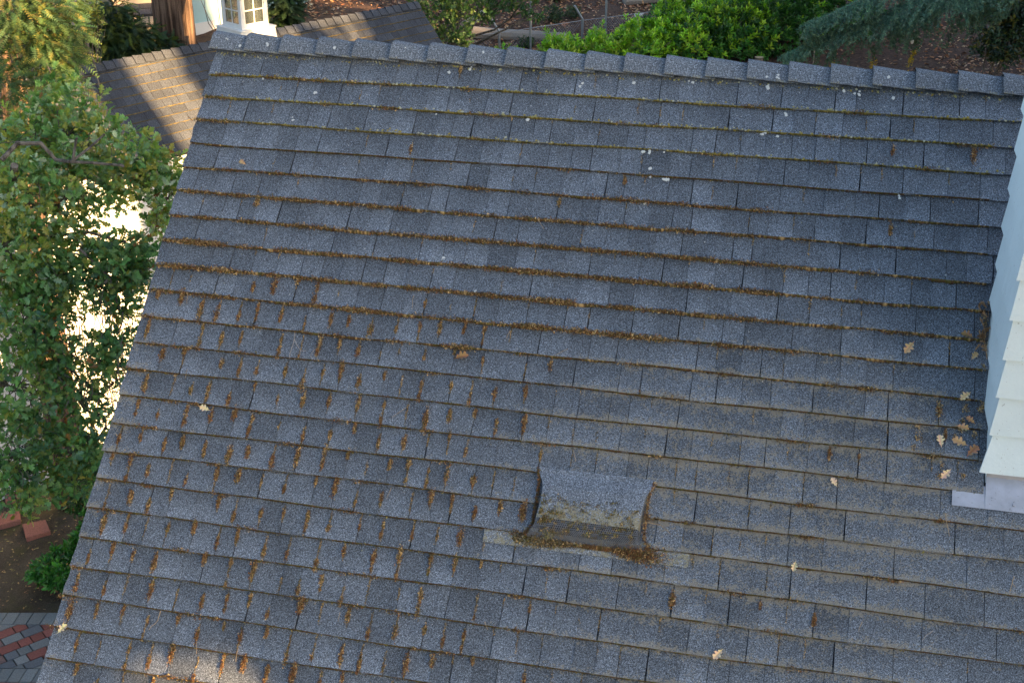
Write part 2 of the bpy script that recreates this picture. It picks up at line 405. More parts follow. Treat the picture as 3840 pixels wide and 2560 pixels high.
m = MB(); us = np.linspace(1.93, 2.858, 40); vs = []; cs = []
for v in (2.405, 2.437, 2.465, 2.494):
    for u in us: vs.append(rf(u + (rng.normal() * .001), v + (rng.normal() * .001 if v > 2.49 else 0), -.0035 + (.004 if v < 2.41 and 2.1 < u < 2.7 else -.003 if v < 2.41 else 0))); cs.append((1.2, 1.18, 1.15, .75))
for u in us: vs.append(rf(u, 2.494, -.0075)); cs.append((.5, .5, .5, .5))
m.add(vs, [(r * 40 + i, (r + 1) * 40 + i, (r + 1) * 40 + i + 1, r * 40 + i + 1) for r in range(4) for i in range(39)], cs)
m.build('vent_flange', 'cap', vent, loc=rf(2.4, 2.45))

# clapboard chimney with apron flashing
chim = bpy.data.objects.new('chimney', None); C.objects.link(chim); CB = O + U * 4.7 + V * 1.93; chim.parent = house; chim.location = Vector(CB) - Vector(HL)
cb = MB(); UL = 4.088; base = rf(UL, 1.93); depth = .61; ex = .178; HT = 2.3; W_ = 1.35
cb.box(base + U * .012 - F * .012 - Z * .5, U * (W_ - .024), -F * (depth - .024), Z * (HT + .5))
zb = .042
k = 0
while zb < HT:
    fl = .038 if k == 0 else .021; fs_ = fl if k == 0 else .012; tp = .001; th = .011; zt = zb + ex + .012
    jit = rnd.uniform(-.0015, .0015)
    # front board
    a0 = base - U * (.008 + fs_ * (1 if k == 0 else 1)) ; nseg = 14
    for side in ('front', 'left', 'right'):
        if side == 'front': p0 = base - U * fl + F * fl; dirv = U * (W_ + 2 * fl); out = F; pt0 = base - U * tp + F * tp; dt = U * (W_ + 2 * tp)
        elif side == 'left': f2 = fl * (1 if k else .75); p0 = base - U * f2 + F * (f2 - .002); dirv = -F * (depth + f2); out = -U; pt0 = base - U * tp + F * (tp - .0015); dt = -F * (depth + tp)
        else: p0 = base + U * (W_ + fl) + F * (fl - .002); dirv = -F * (depth + fl); out = U; pt0 = base + U * (W_ + tp) + F * (tp - .0015); dt = -F * (depth + tp)
        zq = zb - (.0 if side == 'front' else .03 if k == 0 else 0); vs = []
        if side != 'front' and k == 0: zq = -3.
        n = nseg
        for i in range(n + 1):
            t = i / n; wv = rng.normal() * .0012
            pb = p0 + dirv * t + out * wv * .5; pp = pt0 + dt * t
            vs += [pb + Z * (zq + wv + jit) - out * th, pb + Z * (zq + wv + jit), pp + Z * zt, pp + Z * zt - out * .01]
        fs = []
        for i in range(n):
            for j in range(4): q = i * 4; fs.append((q + j, q + (j + 1) % 4, q + 4 + (j + 1) % 4, q + 4 + j))
        fs += [(0, 1, 2, 3), tuple(n * 4 + j for j in (3, 2, 1, 0))]
        cb.add(vs, fs)
    zb += ex; k += 1
for kk in range(8):
    for uu in (.06, .46, .86, 1.26):
        q = base + U * (uu + rng.normal() * .01) + F * .016 + Z * (.042 + kk * ex + .03); cb.tube([q, q + F * .0035], [.0045, .004], (1, 1, 1, 1), 8)
# extra staggered steps on the left side so the boards meet the slope
cb.build('siding', 'mint', chim, loc=CB)
m = MB()
def sheet(u0, u1, v0, v1, wv, th=.0016):
    m.box(rf(u0, v0, wv), U * (u1 - u0), V * (v1 - v0), N * th, (1, 1, 1, 1))
for ua, ub, wa in ((4.0865, 5.6, .0022), (3.95, 4.0862, -.0055)):
    m.box(rf(ua, 1.925 if ua > 4 else 1.97, wa), U * (ub - ua), rf(ua, 2.072, -.0015) - rf(ua, 1.925 if ua > 4 else 1.97, wa), N * .0016)
m.box(rf(4.0865, 1.93, 0) , U * 1.4, F * .0016, Z * .09)
m.tube([rf(4.205, 2.042, .003), rf(4.205, 2.042, .0075)], [.007, .006], n=12); m.build('flashing', 'flash', chim, loc=CB)

# ------------------------------------------------------------------ moss, lichen, debris on the roof
PAL = {'rust': (.24, .11, .045), 'brown': (.13, .075, .038), 'tan': (.50, .35, .16), 'olive': (.13, .11, .03), 'yellow': (.30, .25, .07), 'gray': (.26, .25, .19)}
def shards(mb, c, sp, n, sz, pal, hs=1.):
    c = np.array(c); P_ = rng.normal(size=(n, 3)) * np.array(sp)
    for q in P_:
        if abs(q[0]) > 2.2 * sp[0] or abs(q[1]) > 2.2 * sp[1]: continue
        p = c + U * q[0] + V * q[1] + N * (abs(q[2]) * hs); a = rng.normal(size=(3, 3)) * sz
        k = PAL[pal[int(rng.integers(len(pal)))]]; f = rng.uniform(.6, 1.35)
        mb.add([p + a[0], p + a[1], p + a[2]], [(0, 1, 2)], (k[0] * f, k[1] * f, k[2] * f, 1))
moss = MB()
def fade(k_, f): return (k_[0] * f, k_[1] * f, k_[2] * f, 1)
def ribbon(k, ua, ub):
    u = ua; vs = []; cs = []; st = .007
    while u < ub:
        d = mossh(u, k); th = (.0005 + .0060 * d * max(0., .55 + .45 * math.sin(u * 11 + k * 3.1) + .35 * math.sin(u * 31 + k) + rng.normal() * .35)); th = min(th * (1.35 if 5 <= k <= 11 else 1.), .0115)
        v0 = k * E_ + course_line(k, u); pal = PAL['olive'] if rng.random() < .4 else PAL['brown'] if k > 3 else PAL['yellow']
        c = fade(PAL['tan'] if 5 <= k <= 11 and rng.random() < .3 * d else pal, rng.uniform(.5, 1.15)); vs += [rf(u, v0 - .0012, .0002), rf(u, v0 + th * .35, .0005 + th * .35), rf(u, v0 + th, -.004), rf(u, v0 + th * 1.15, -.0135)]; cs += [c, c, fade(c, .85), fade(c, .5)]; u += st
    n_ = len(vs) // 4; moss.add(vs, [(i * 4 + j, i * 4 + j + 1, i * 4 + 5 + j, i * 4 + 4 + j) for i in range(n_ - 1) for j in range(3)], cs)
def mossh(u, k):
    v = k * E_
    d = .22 + .95 * math.exp(-((k - 8) / 2.6) ** 2) * (sstep(.2, .8, u) * (1 - .55 * sstep(2.6, 3.6, u)) + .35)
    if k <= 3: d = .42 + .2 * (1 - sstep(.2, 1, u))
    if k > 12: d = .38 - .08 * sstep(2, 4, u)
    if u > 3.4 and v > 1.9: d *= .35
    if u < .25: d += .35
    return d
for k in range(1, 27):
    if k <= 13: ribbon(k, .0, 4.06)
    elif k in (16, 17): ribbon(k, 0., 2.12); ribbon(k, 2.68, 5.2)
    elif k == 14: ribbon(k, 0., 3.94)
    else: ribbon(k, 0., 5.2)
    u = 0.
    while u < 5.1:
        if u > 4.02 and k <= 13: break
        d = mossh(u, k); lump = max(0, math.sin(u * 9.1 + k * 2.3) + math.sin(u * 23. + k * 5.1) * .8 + rng.normal() * .5)
        n = rng.poisson(d * (3.0 + 2.0 * lump))
        pal = ['yellow', 'olive', 'gray', 'yellow'] if k <= 3 else ['olive', 'yellow', 'olive', 'brown'] if k > 12 else ['brown', 'olive', 'brown', 'tan', 'olive']
        if n: shards(moss, rf(u, k * E_ + course_line(k, u) + .0035, -.006), (.006, .0028 + .0015 * lump * d, .0045), n, .0028, pal)
        if rng.random() < (.15 if 5 <= k <= 10 and u < 3.2 else .035) * d:       # cushions sitting on the edge
            r = rng.uniform(.010, .022); shards(moss, rf(u, k * E_ + .004, -.003), (r * 1.7, r * .42, r * .42), int(rng.integers(60, 120)), .0034, ['brown', 'rust', 'olive', 'tan', 'brown'])
        u += .007
for u, k, v0, v1 in [(1.05, 10, 0, 0), (1.6, 11, 0, 0), (2.05, 9, 0, 0), (1.95, 10, 0, 0), (2.2, 10, 0, 0), (2.35, 10, 0, 0), (2.5, 10, 0, 0), (.2, 8, 0, 0), (.05, 9, 0, 0), (.12, 8, 0, 0), (.3, 9, 0, 0), (1.9, 8, 0, 0), (2.7, 8, 0, 0)]:
    for j in range(3): shards(moss, rf(u + .045 * j, k * E_ + .003, -.002), (.024, .008, .009), 150, .0038, ['brown', 'tan', 'rust', 'olive', 'tan'])
def streak(u, va, L, w_, pal, dense):
    v = va; x = u
    while v < va + L:
        x = u + .0015 * math.sin(v * 130 + u * 50); shards(moss, rf(x, v, -.006), (w_ * .42, .004, .002), int(dense * 4), .0023, pal); v += .005
nj = 0
for (u, k, gap) in joints:
    if k > 26 or u > 4.9 or u < .03: continue
    va = (k - 1) * E_ + .005; v = va + .07
    if 2.1 < u < 2.7 and 2.13 < v < 2.45: continue
    if u > 4.05 and v < 1.95: continue
    left = (1 - sstep(1.7, 2.5, u)) * sstep(1.15, 1.6, v); prob = .22 + .75 * left + .4 * sstep(1.5, 2.2, v) * sstep(1.7, 2.5, u)
    if u > 3.42 and v > 1.95: prob = .12
    if rng.random() > prob:
        continue
    L = rng.uniform(.03, .14) * (.6 + .4 * left); thin = rng.random() > .35 + .65 * left; st = va + rng.uniform(0, .02) if rng.random() < .65 else va + rng.uniform(.02, .06); L = min(L, k * E_ - st)
    streak(u, st, L, rng.uniform(.0015, .003) if thin else rng.uniform(.003, .009), ['tan', 'olive', 'brown', 'tan'], 1.0 + left); nj += 1
    if not thin and rng.random() < .35 + .55 * left:              # tear shaped tufts in the streak
        for j in range(int(rng.integers(1, 3 + (left > .5)))):
            r = rng.uniform(.0035, .0085) + .007 * rng.random() ** 3; vv = st + rng.uniform(.0, 1.) * L; pal = ['rust', 'rust', 'brown', 'tan'] if rng.random() < .5 else ['tan', 'brown', 'tan', 'olive', 'rust']
            shards(moss, rf(u + rng.normal() * .001, min(vv, k * E_ - .012), -.005), (r * .62, r * rng.uniform(1.2, 2.2), r * .6), int(150 * r / .008), .0030, pal)
# vent surrounds
for i in range(60):
    t = i / 59; v = 2.13 + t * .31; uL = 2.148 - .03 * sstep(.8, 1, t) - .012 * (1 - sstep(0, .2, t)); uR = 2.645 + .02 * (1 - sstep(0, .2, t)) + .03 * sstep(.8, 1, t)
    shards(moss, rf(uL - .003, v, .0), (.0035, .005, .012 * (1 - t * .4)), 18, .003, ['brown', 'rust', 'brown', 'olive']); shards(moss, rf(uR + .004, v, .0), (.004, .005, .01), 15, .003, ['brown', 'rust', 'tan'])
for i in range(260):
    t = rng.random(); u = 2.09 + .62 * t; r = .006 + .012 * max(0, math.sin(t * 7 + .5)) + (.012 if t > .75 else 0)
    shards(moss, rf(u, 2.455 + r * .4, -.001), (r * 1.5, r * .8, r * .45), 34, .0034, ['brown', 'rust', 'olive', 'rust', 'tan'] if t > .45 else ['olive', 'brown', 'tan', 'gray'])
def hoodw(v):
    rr = rows + front[1:]
    for a, b in zip(rr, rr[1:]):
        if a[0] <= v <= b[0]: return a[1] + (b[1] - a[1]) * (v - a[0]) / (b[0] - a[0]) + .003
    return 0
for i in range(150):
    u = 2.18 + .43 * (rng.random() ** .8 if i % 2 else rng.random() ** 2.2); v = 2.25 + .17 * rng.random() ** .7; r = rng.uniform(.003, .011)
    shards(moss, rf(u, v, hoodw(v)), (r, r * .8, .0015), int(26 * r / .006), .0028, ['olive', 'brown', 'olive', 'tan', 'yellow'])
shards(moss, rf(2.225, 2.43, .02), (.014, .012, .006), 260, .003, ['gray', 'gray', 'yellow']) 
for u, v in ((4.05, 1.17), (4.055, 1.2), (4.058, 1.24), (4.05, 1.27), (4.06, 1.31), (4.057, 1.42), (4.06, 1.6), (4.05, 1.62), (3.98, 1.68), (3.97, 1.72), (3.95, 1.76), (3.99, 1.62), (4.03, 1.74), (3.89, 1.95), (3.99, 1.94), (3.9, 1.9), (3.79, 1.78), (3.78, 1.83), (3.79, 1.73), (3.86, 1.86)):
    shards(moss, rf(u, v, -.003), (.007, .010, .006), 60, .003, ['tan', 'brown', 'tan'])
moss.m = [0] * len(moss.f)
tag(moss.build('moss', 'moss', loc=O), 'brown and olive moss growing in the seams and along the course edges of the big roof', 'moss', kind='stuff')
# lichen: flat crusts, whitish and yellow
lich = MB()
def disc(u, v, w_, r, col, nn=9):
    vs = [rf(u, v, w_ + .0018)]; a0 = rng.uniform(0, 6)
    for j in range(nn): q = a0 + 2 * math.pi * j / nn; rr = r * rng.uniform(.6, 1.2); vs.append(rf(u + rr * math.cos(q), v + rr * math.sin(q), w_ + .0008))
    lich.add(vs, [(0, 1 + j, 1 + (j + 1) % nn) for j in range(nn)], (*col, 1))
WS = [(0.135, -0.022), (0.055, -0.06), (0.288, -0.045), (0.302, 0.157), (1.064, -0.068), (1.318, 0.048), (1.428, 0.02), (2.023, 0.091), (2.257, -0.021), (2.3, 0.048), (2.596, 0.028), (2.959, -0.012), (3.019, -0.008), (2.97, 0.034), (3.34, 0.022), (3.393, 0.036), (3.412, 0.038), (3.547, -0.051), (1.488, -0.069), (1.297, 0.304), (1.782, 0.301), (3.068, 0.172), (2.969, 0.298), (3.041, 0.305), (2.392, 0.442), (2.426, 0.443), (2.498, 0.437), (2.444, 0.532), (2.475, 0.567), (2.537, 0.588), (3.639, 0.586), (1.681, 1.276), (1.486, 1.122), (3.882, 0.979), (2.442, 0.726), (0.533, 0.396), (0.612, 0.219), (3.579, 0.054), (1.654, -0.08), (0.673, -0.044)]
for u, v in WS:
    wv = .026 if v < 0 else -.004
    for j in range(int(rng.integers(1, 4))): disc(u + rng.normal() * .005 * j, v + rng.normal() * .005 * j, wv, rng.uniform(.005, .0105), (.60, .62, .60))
for i in range(260):
    u = rng.uniform(.0, 4.1); v = abs(rng.normal()) * .5 if i < 130 else rng.uniform(0, 3.4)
    if v < .005 and rng.random() < .5: v = -v
    disc(u, v, -.004, rng.uniform(.0012, .0034), (.55, .57, .55) if rng.random() < .7 else (.32, .33, .2), 6)
for i in range(900):          # yellow crusts under the caps and along the upper edges
    u = rng.uniform(0, 4.9); k = int(rng.integers(0, 3)) if rng.random() < .8 else 3
    v = .006 + abs(rng.normal()) * .01 if k == 0 else k * E_ - abs(rng.normal()) * .006
    disc(u, v, -.007 if k == 0 else .0, rng.uniform(.002, .0075), [(.32, .30, .12), (.42, .42, .30), (.30, .24, .05)][int(rng.integers(3))], 6)
tag(lich.build('lichen', 'moss', loc=O), 'pale grey and yellow lichen crusts dotted over the big roof', 'lichen', kind='stuff')

def oakleaf(L, curl=.2):
    o = [(0, .0), (.2, .035), (.29, .15), (.38, .16), (.41, .06), (.52, .27), (.62, .30), (.66, .10), (.78, .24), (.88, .22), (.9, .10), (.98, .08), (1, 0)]
    vs = [(x * L, y * L, curl * L * abs(y) - .25 * curl * L * (x - .5) ** 2) for x, y in o] + [(x * L, -y * L, curl * L * abs(y) - .25 * curl * L * (x - .5) ** 2) for x, y in o[1:-1]]
    n = len(o); return np.array(vs), [tuple(range(n)), tuple([0] + [n - 1] + list(range(2 * n - 3, n - 1, -1)))]
LV = [(3.752, 1.324, 'long curled tan leaf on the shingles well left of the chimney'), (4.009, 1.542, 'pale cream lobed leaf beside the chimney, halfway up its side'), (3.945, 1.709, 'tan leaf lying at a course edge above the chimney corner'), (3.896, 1.82, 'pale tan many-lobed oak leaf, leftmost of the cluster near the chimney corner'), (4.009, 1.797, 'large tan oak leaf in the cluster near the chimney corner, closest to the siding'), (3.999, 1.849, 'reddish brown oak leaf below the large tan leaf near the chimney corner'), (3.941, 1.909, 'pinkish pale leaf lowest in the cluster just above the metal flashing'), (4.012, 1.284, 'curled brown leaf beside the debris heap against the chimney'), (4.0, 1.394, 'small amber leaf on the dark shingles below the debris heap'), (4.033, 1.693, 'narrow orange leaf on its side near the white siding'), (0.488, 2.031, 'single cream oak leaf alone on the left part of the roof among the moss streaks'), (3.048, 2.819, 'cream curled leaf near the bottom of the roof right of centre'), (3.316, 2.4, 'small pale tan leaf right of the roof vent'), (0.02, 3.181, 'cream leaf on the left rake edge near the bottom of the roof'), (1.636, 1.637, 'large crumpled brown leaf standing in a seam left of the roof centre'), (3.465, 2.053, 'small cream leaf fragment left of the metal flashing'), (.341, .684, 'tiny tan leaf fragment on the upper left course edge')]
for i, (u, v, lb) in enumerate(LV):
    L = .05 if 'small' in lb or 'tiny' in lb or 'narrow' in lb else .075 if 'large' in lb or 'long' in lb else .062
    vs, fs = oakleaf(L, rnd.uniform(.4, 1.0)); a = rnd.uniform(0, 6.28); m = MB()
    c = (.80, .63, .40) if 'pale' in lb or 'cream' in lb else (.58, .30, .15) if 'red' in lb or 'orange' in lb else (.36, .22, .12) if 'brown' in lb else (.62, .43, .22)
    if 'brown' in lb: vs[:, 2] *= 1.8
    pts = [rf(u + x * math.cos(a) - y * math.sin(a), v + x * math.sin(a) + y * math.cos(a), .004 + z) for x, y, z in vs]
    m.add(pts, fs, [tuple(q * rnd.uniform(.8, 1.15) for q in c) + (1,) for _ in pts]); o = m.build('fallen_leaf', 'litter', loc=rf(u, v)); tag(o, lb, 'leaf', 'dry leaves on the big roof')
dl = MB()
for i in range(26):
    t = rnd.random(); u = 4.062 - rnd.random() * .03; v = 1.10 + .26 * t; vs, fs = oakleaf(rnd.uniform(.03, .06), 1.2); a = rnd.uniform(0, 6.28); b = rnd.uniform(-1, 1)
    k = rnd.uniform(.5, 1.1); dl.add([rf(u + x * math.cos(a) * .6, v + x * math.sin(a) + y * .7, .006 + abs(z) + rnd.uniform(0, .02) + y * b) for x, y, z in vs], fs, (.45 * k, .29 * k, .16 * k, 1))
tag(dl.build('leaf_debris', 'litter', loc=rf(4.05, 1.2)), 'heap of dry brown leaves packed against the chimney side', 'leaf debris', kind='stuff')
TW = [[(0.822, 1.589), (0.825, 1.638), (0.821, 1.723)], [(0.939, 1.662), (0.926, 1.698)], [(1.473, 1.89), (1.395, 1.962)], [(2.178, 1.531), (2.114, 1.572)], [(1.379, 1.332), (1.383, 1.404)], [(3.925, 2.114), (3.934, 2.172), (3.947, 2.212)], [(4.213, 2.351), (4.208, 2.38), (4.2, 2.421)], [(3.902, 2.625), (3.876, 2.646), (3.859, 2.671)], [(0.497, 3.009), (0.492, 3.053), (0.462, 3.1)], [(0.209, 1.432), (0.22, 1.49)], [(2.66, 2.316), (2.72, 2.321), (2.766, 2.355)], [(1.34, 2.899), (1.34, 2.941)], [(0.316, 1.834), (0.315, 1.883)], [(3.119, 1.01), (3.141, 1.049)], [(1.464, 2.302), (1.449, 2.356)], [(2.297, 2.073), (2.278, 2.024)], [(1.127, 1.123), (1.127, 1.16)], [(1.922, 0.859), (1.965, 0.915)], [(1.888, 1.465), (1.876, 1.508)], [(3.61, 2.627), (3.6, 2.671)], [(1.573, 2.654), (1.57, 2.703)], [(2.003, 2.849), (2.023, 2.882)], [(0.705, 3.121), (0.716, 3.173)], [(0.906, 3.122), (0.909, 3.182)]]
TL = ['grey forked twig lying across a course edge left of the roof centre', 'short tan twig just right of the grey forked twig', 'long straight tan twig on a slant below the crumpled brown leaf', 'straight thin twig on a slant near the middle of the roof', 'thin upright brown twig above the roof centre, left side', 'long pale curved twig on the shingles below the metal flashing', 'small forked brown twig near the right edge below the chimney', 'curved grey twig near the bottom right corner of the roof', 'tan twig near the bottom left edge of the roof, lying over two courses', 'tiny twig close to the left rake above the moss streaks', 'bent tan twig sticking out to the right of the roof vent', 'short straight twig left of the bottom centre of the roof', 'short hooked twig near the left rake at mid height', 'thin forked twig right of the roof centre, high up', 'thin curled twig left of the roof vent', 'short dark twig just above the vent hood', 'tiny curled twig above the heaviest moss row on the left', 'thin looped twig above the heaviest moss row near the centre', 'short slanted twig at a seam near the roof centre', 'thin brown twig hanging from a moss tuft at the lower right', 'pale short twig below the left end of the vent flange', 'short slanted twig below the vent near the bottom edge', 'tan twig at the bottom left lying in the warm light', 'longer pale twig at the bottom left beside an orange tuft']
for i, (pp, lb) in enumerate(zip(TW, TL)):
    m = MB(); k = rnd.uniform(.8, 1.2); c = (.36 * k, .27 * k, .17 * k) if 'grey' not in lb else (.33, .30, .28); r = .0022 if len(pp) > 2 else .0015
    P3 = []
    for a, b in zip(pp, pp[1:]):
        for t in (0, .33, .66): P3.append(rf(a[0] + (b[0] - a[0]) * t + rng.normal() * .0015, a[1] + (b[1] - a[1]) * t, .004 + .006 * rnd.random()))
    P3.append(rf(*pp[-1], .003)); m.tube(P3, [r * (1 - .5 * j / len(P3)) for j in range(len(P3))], c, 5)
    if i == 0: m.tube([rf(.824, 1.62, .006), rf(.85, 1.655, .012), rf(.872, 1.677, .008), rf(.9, 1.676, .006)], [.002, .0018, .0015, .001], c, 5); m.tube([rf(.872, 1.677, .008), rf(.872, 1.70, .006)], .001, c, 5)
    if 'forked' in lb and i: q = pp[len(pp) // 2]; m.tube([rf(*q, .005), rf(q[0] + .014, q[1] + .017, .005)], .0013, c, 5)
    tag(m.build('twig', 'twig', loc=rf(*pp[0])), lb, 'twig', 'twigs on the big roof')
# ------------------------------------------------------------------ cottage behind, with cupola
CD = A3(.69466, .71934, 0); CH = A3(.71934, -.69466, 0); CWp = R(44)
CW = CH * math.cos(CWp) - Z * math.sin(CWp); CN = CH * math.sin(CWp) + Z * math.cos(CWp)
CA = A3(-4.416, 20.02, 5.45); CL = 1.62
def cf(u, v, w_=0.): return CA + CD * u + CW * v + CN * w_
cot = empty('cottage', CA * A3(1, 1, 0), 'low white walled cottage behind the big roof, its slate roof striped by sunlight', 'cottage')
m = MB(); lastt = 1
for k in range(1, 13):
    u = -9.0
    while u < 4.05:
        u1 = min(u + rnd.choice((.11, .14, .17, .2, .24)), 4.06); t = rnd.choice((.85, .93, 1., 1.1, 1.18)); vb = min(k * .143, CL) ; va = (k - 1) * .143 - .02
        if va > CL: break
        cr = .35; vs = [cf(u + .003, va, -.011), cf(u1 - .003, va, -.011), cf(u1 - .003, vb - .02, -.002), cf(u + .003, vb - .02, -.002), cf(u1 - .003, vb, 0), cf(u + .003, vb, 0), cf(u1 - .003, vb, -.009), cf(u + .003, vb, -.009)]
        m.add(vs, [(0, 3, 2, 1), (3, 5, 4, 2), (5, 7, 6, 4)], [(t, t, t, .05)] * 4 + [(t, t * .97, t * .85, .8)] * 2 + [(.4, .4, .3, .6)] * 2); u = u1
m.box(cf(-9, -.02, -.012), CD * 13.05, CW * CL, -CN * .1, (.3, .3, .3, .2))
RW2 = -CH * math.cos(CWp) - Z * math.sin(CWp); m.box(cf(-9, 0, 0) - Z * .005, CD * 13.05, RW2 * CL, Z * -.1, (1, 1, 1, .2))
m.build('roof', 'oldshingle', cot, loc=cf(-2, .8))
m = MB()
for k in range(1, 11):
    us = np.arange(-6., 4.05, .03); vs = []; cs = []
    for u in us:
        t = .008 * max(.1, .5 + .5 * math.sin(u * 9 + k) + rng.normal() * .4); f = rng.uniform(.5, 1.1); c = (.15 * f, .115 * f, .045 * f, 1); vs += [cf(u, k * .143 - .001, .001), cf(u, k * .143 + t, -.002), cf(u, k * .143 + t, -.012)]; cs += [c, c, c]
    m.add(vs, [(i * 3 + j, i * 3 + j + 1, i * 3 + j + 4, i * 3 + j + 3) for i in range(len(us) - 1) for j in range(2)], cs)
m.build('moss_rows', 'moss', cot, loc=cf(-2, .8))
m = MB(); u = -9.0
while u < 4.0:
    u1 = u + .158; t = rnd.choice((.9, 1., 1.15, 1.25))
    a, b = cf(u, 0, 0), cf(min(u1 + .03, 4.07), 0, 0); l1, l2 = .03, .012
    vs = [];
    for p, l in ((a, l1), (b, l2)): vs += [p + CW * .115 + CN * l, p + CW * .03 + CN * (l + .004), p + Z * (l * 1.3 + .004), p + RW2 * .115 + (-CH * .69 + Z * .72) * l]
    vs += [np.array(x) - Z * .008 for x in vs[:8]]
    m.add(vs, [(0, 4, 5, 1), (1, 5, 6, 2), (2, 6, 7, 3), (0, 1, 9, 8), (1, 2, 10, 9), (0, 8, 12, 4)], [(t, t, t, .2)] * 8 + [(.3, .3, .3, .2)] * 8); u = u1
m.build('ridge_caps', 'oldshingle', cot, loc=cf(-2, 0))
m = MB(); e0 = cf(-8.8, CL) - CH * .25
hz_ = 16.; zt = float(cf(0, CL)[2]) + .15
# lap boards on the front wall
nb = int(zt / .2) + 1; P0 = (cf(-8.8, CL) - CH * .25) * A3(1, 1, 0); LW = 12.7
for i in range(nb):
    z0, z1 = i * .2, min((i + 1) * .2 + .01, zt); m.add([P0 + Z * z0 + CH * .014, P0 + CD * LW + Z * z0 + CH * .014, P0 + CD * LW + Z * z1, P0 + Z * z1, P0 + Z * z0 - CH * .02, P0 + CD * LW + Z * z0 - CH * .02], [(0, 1, 2, 3), (1, 0, 4, 5)])
m.box(P0 - CH * .03, CD * LW, -CH * 1.9, Z * (zt - .05))
g0 = P0 + CD * (LW - .001); m.add([g0 + Z * (zt - .1), g0 - CH * 1.93 + Z * (zt - .1), cf(3.9, 0, -.1)], [(0, 1, 2)])
m.build('wall', 'palewall', cot, loc=P0)
cup = bpy.data.objects.new('cupola', None); C.objects.link(cup); cc = cf(.56, 0); cup.parent = cot; cup.location = Vector(cc) - Vector(CA * A3(1, 1, 0))
m = MB(); zb0, zb1 = CA[2] - .35, CA[2] + .145
def sq(c, r, z): return [c * A3(1, 1, 0) + CD * a * r + CH * b * r + Z * z for a, b in ((-1, -1), (1, -1), (1, 1), (-1, 1))]
def prism(m, c, rz, col=(1, 1, 1, 1)):
    vs = []
    for r, z in rz: vs += sq(c, r, z)
    fs = [(i * 4 + j, i * 4 + (j + 1) % 4, i * 4 + 4 + (j + 1) % 4, i * 4 + 4 + j) for i in range(len(rz) - 1) for j in range(4)] + [(3, 2, 1, 0), tuple(len(vs) - 4 + j for j in range(4))]
    # orient outward (square runs clockwise seen from above in this frame)
    m.add(vs, [f[::-1] for f in fs], col)
prism(m, cc, [(.36, zb0), (.335, zb0 + .2), (.315, zb1 - .03), (.31, zb1)]); prism(m, cc, [(.325, zb1), (.325, zb1 + .02)])
m.build('base', 'white', cup, loc=cc)
m = MB(); zc0, zc1 = zb1 + .02, zb1 + .56; r = .245
for a, b in ((-1, -1), (1, -1), (1, 1), (-1, 1)):
    p = cc * A3(1, 1, 0) + CD * a * (r - .03) + CH * b * (r - .03); m.box(p - CD * .03 - CH * .03 + Z * zc0, CD * .06, CH * .06, Z * (zc1 - zc0))
for z0, z1 in ((zc0, zc0 + .05), (zc1 - .06, zc1)):
    for ax, ay in ((CD, CH), (CH, CD)):
        for s_ in (-1, 1): m.box(cc * A3(1, 1, 0) + ay * s_ * (r - .012) - ax * (r - .061) - ay * .012 + Z * z0, ax * 2 * (r - .061), ay * .024, Z * (z1 - z0))
m.build('frame', 'white', cup, loc=cc)
for ax, ay, s_ in ((CD, CH, 1), (CH, CD, -1), (CD, CH, -1), (CH, CD, 1)):
    m = MB(); c0 = cc * A3(1, 1, 0) + ay * s_ * (r - .016); hw = r - .062; z0, z1 = zc0 + .052, zc1 - .062; zm = (z0 + z1) / 2
    def bar(a0, a1, q0, q1, th=.012): m.box(c0 + ax * a0 - ay * th / 2 + Z * q0, ax * (a1 - a0), ay * th, Z * (q1 - q0), m=0)
    bar(-hw, -hw + .02, z0, z1); bar(hw - .02, hw, z0, z1); bar(-hw + .02, hw - .02, z0, z0 + .02); bar(-hw + .02, hw - .02, z1 - .02, z1)
    bar(-.009, .009, z0 + .02, z1 - .02); bar(-hw + .02, -.009, zm - .009, zm + .009, .011); bar(.009, hw - .02, zm - .009, zm + .009, .011)
    m.box(c0 - ax * (hw - .01) - ay * .002 + Z * (z0 + .01), ax * 2 * (hw - .01), ay * .004, Z * (z1 - z0 - .02), m=1)
    o = m.build('window', ['white', 'glass'], cup, loc=c0 + Z * zm)
m = MB(); prism(m, cc, [(.34, zc1 + .001), (.345, zc1 + .025), (.30, zc1 + .06), (.12, zc1 + .33), (.02, zc1 + .52)], (1, 1, 1, .2)); m.build('roof', 'cap', cup, loc=cc)

# ------------------------------------------------------------------ far house (brown roof, beige wall) and pale teal house
FA = A3(-7.54, 22.8, 0); fe = A3(-6.02, 23.32, 0); FD = fe - FA; FD /= np.linalg.norm(FD); FH = A3(FD[1], -FD[0], 0)
far = empty('far_house', tuple(FA), 'beige walled house with a brown shingle roof behind the conifers at the top left', 'house')
f0 = fe - FD * 9; m = MB(); zt = 5.2
for i in range(13): m.add([f0 + Z * (i * .42 + .005) - FH * .25 + FH * .008, fe - FH * .25 + Z * (i * .42 + .005) + FH * .008, fe - FH * .25 + Z * (i * .42 + .42), f0 - FH * .25 + Z * (i * .42 + .42)], [(0, 1, 2, 3)])
m.box(f0 - FH * .26, FD * 9, -FH * 5, Z * (zt + .2)); m.build('wall', 'beige', far, loc=FA)
m = MB(); fw_ = FH * math.cos(R(30)) * -1 + Z * math.sin(R(30)); fn = FH * math.sin(R(30)) + Z * math.cos(R(30))
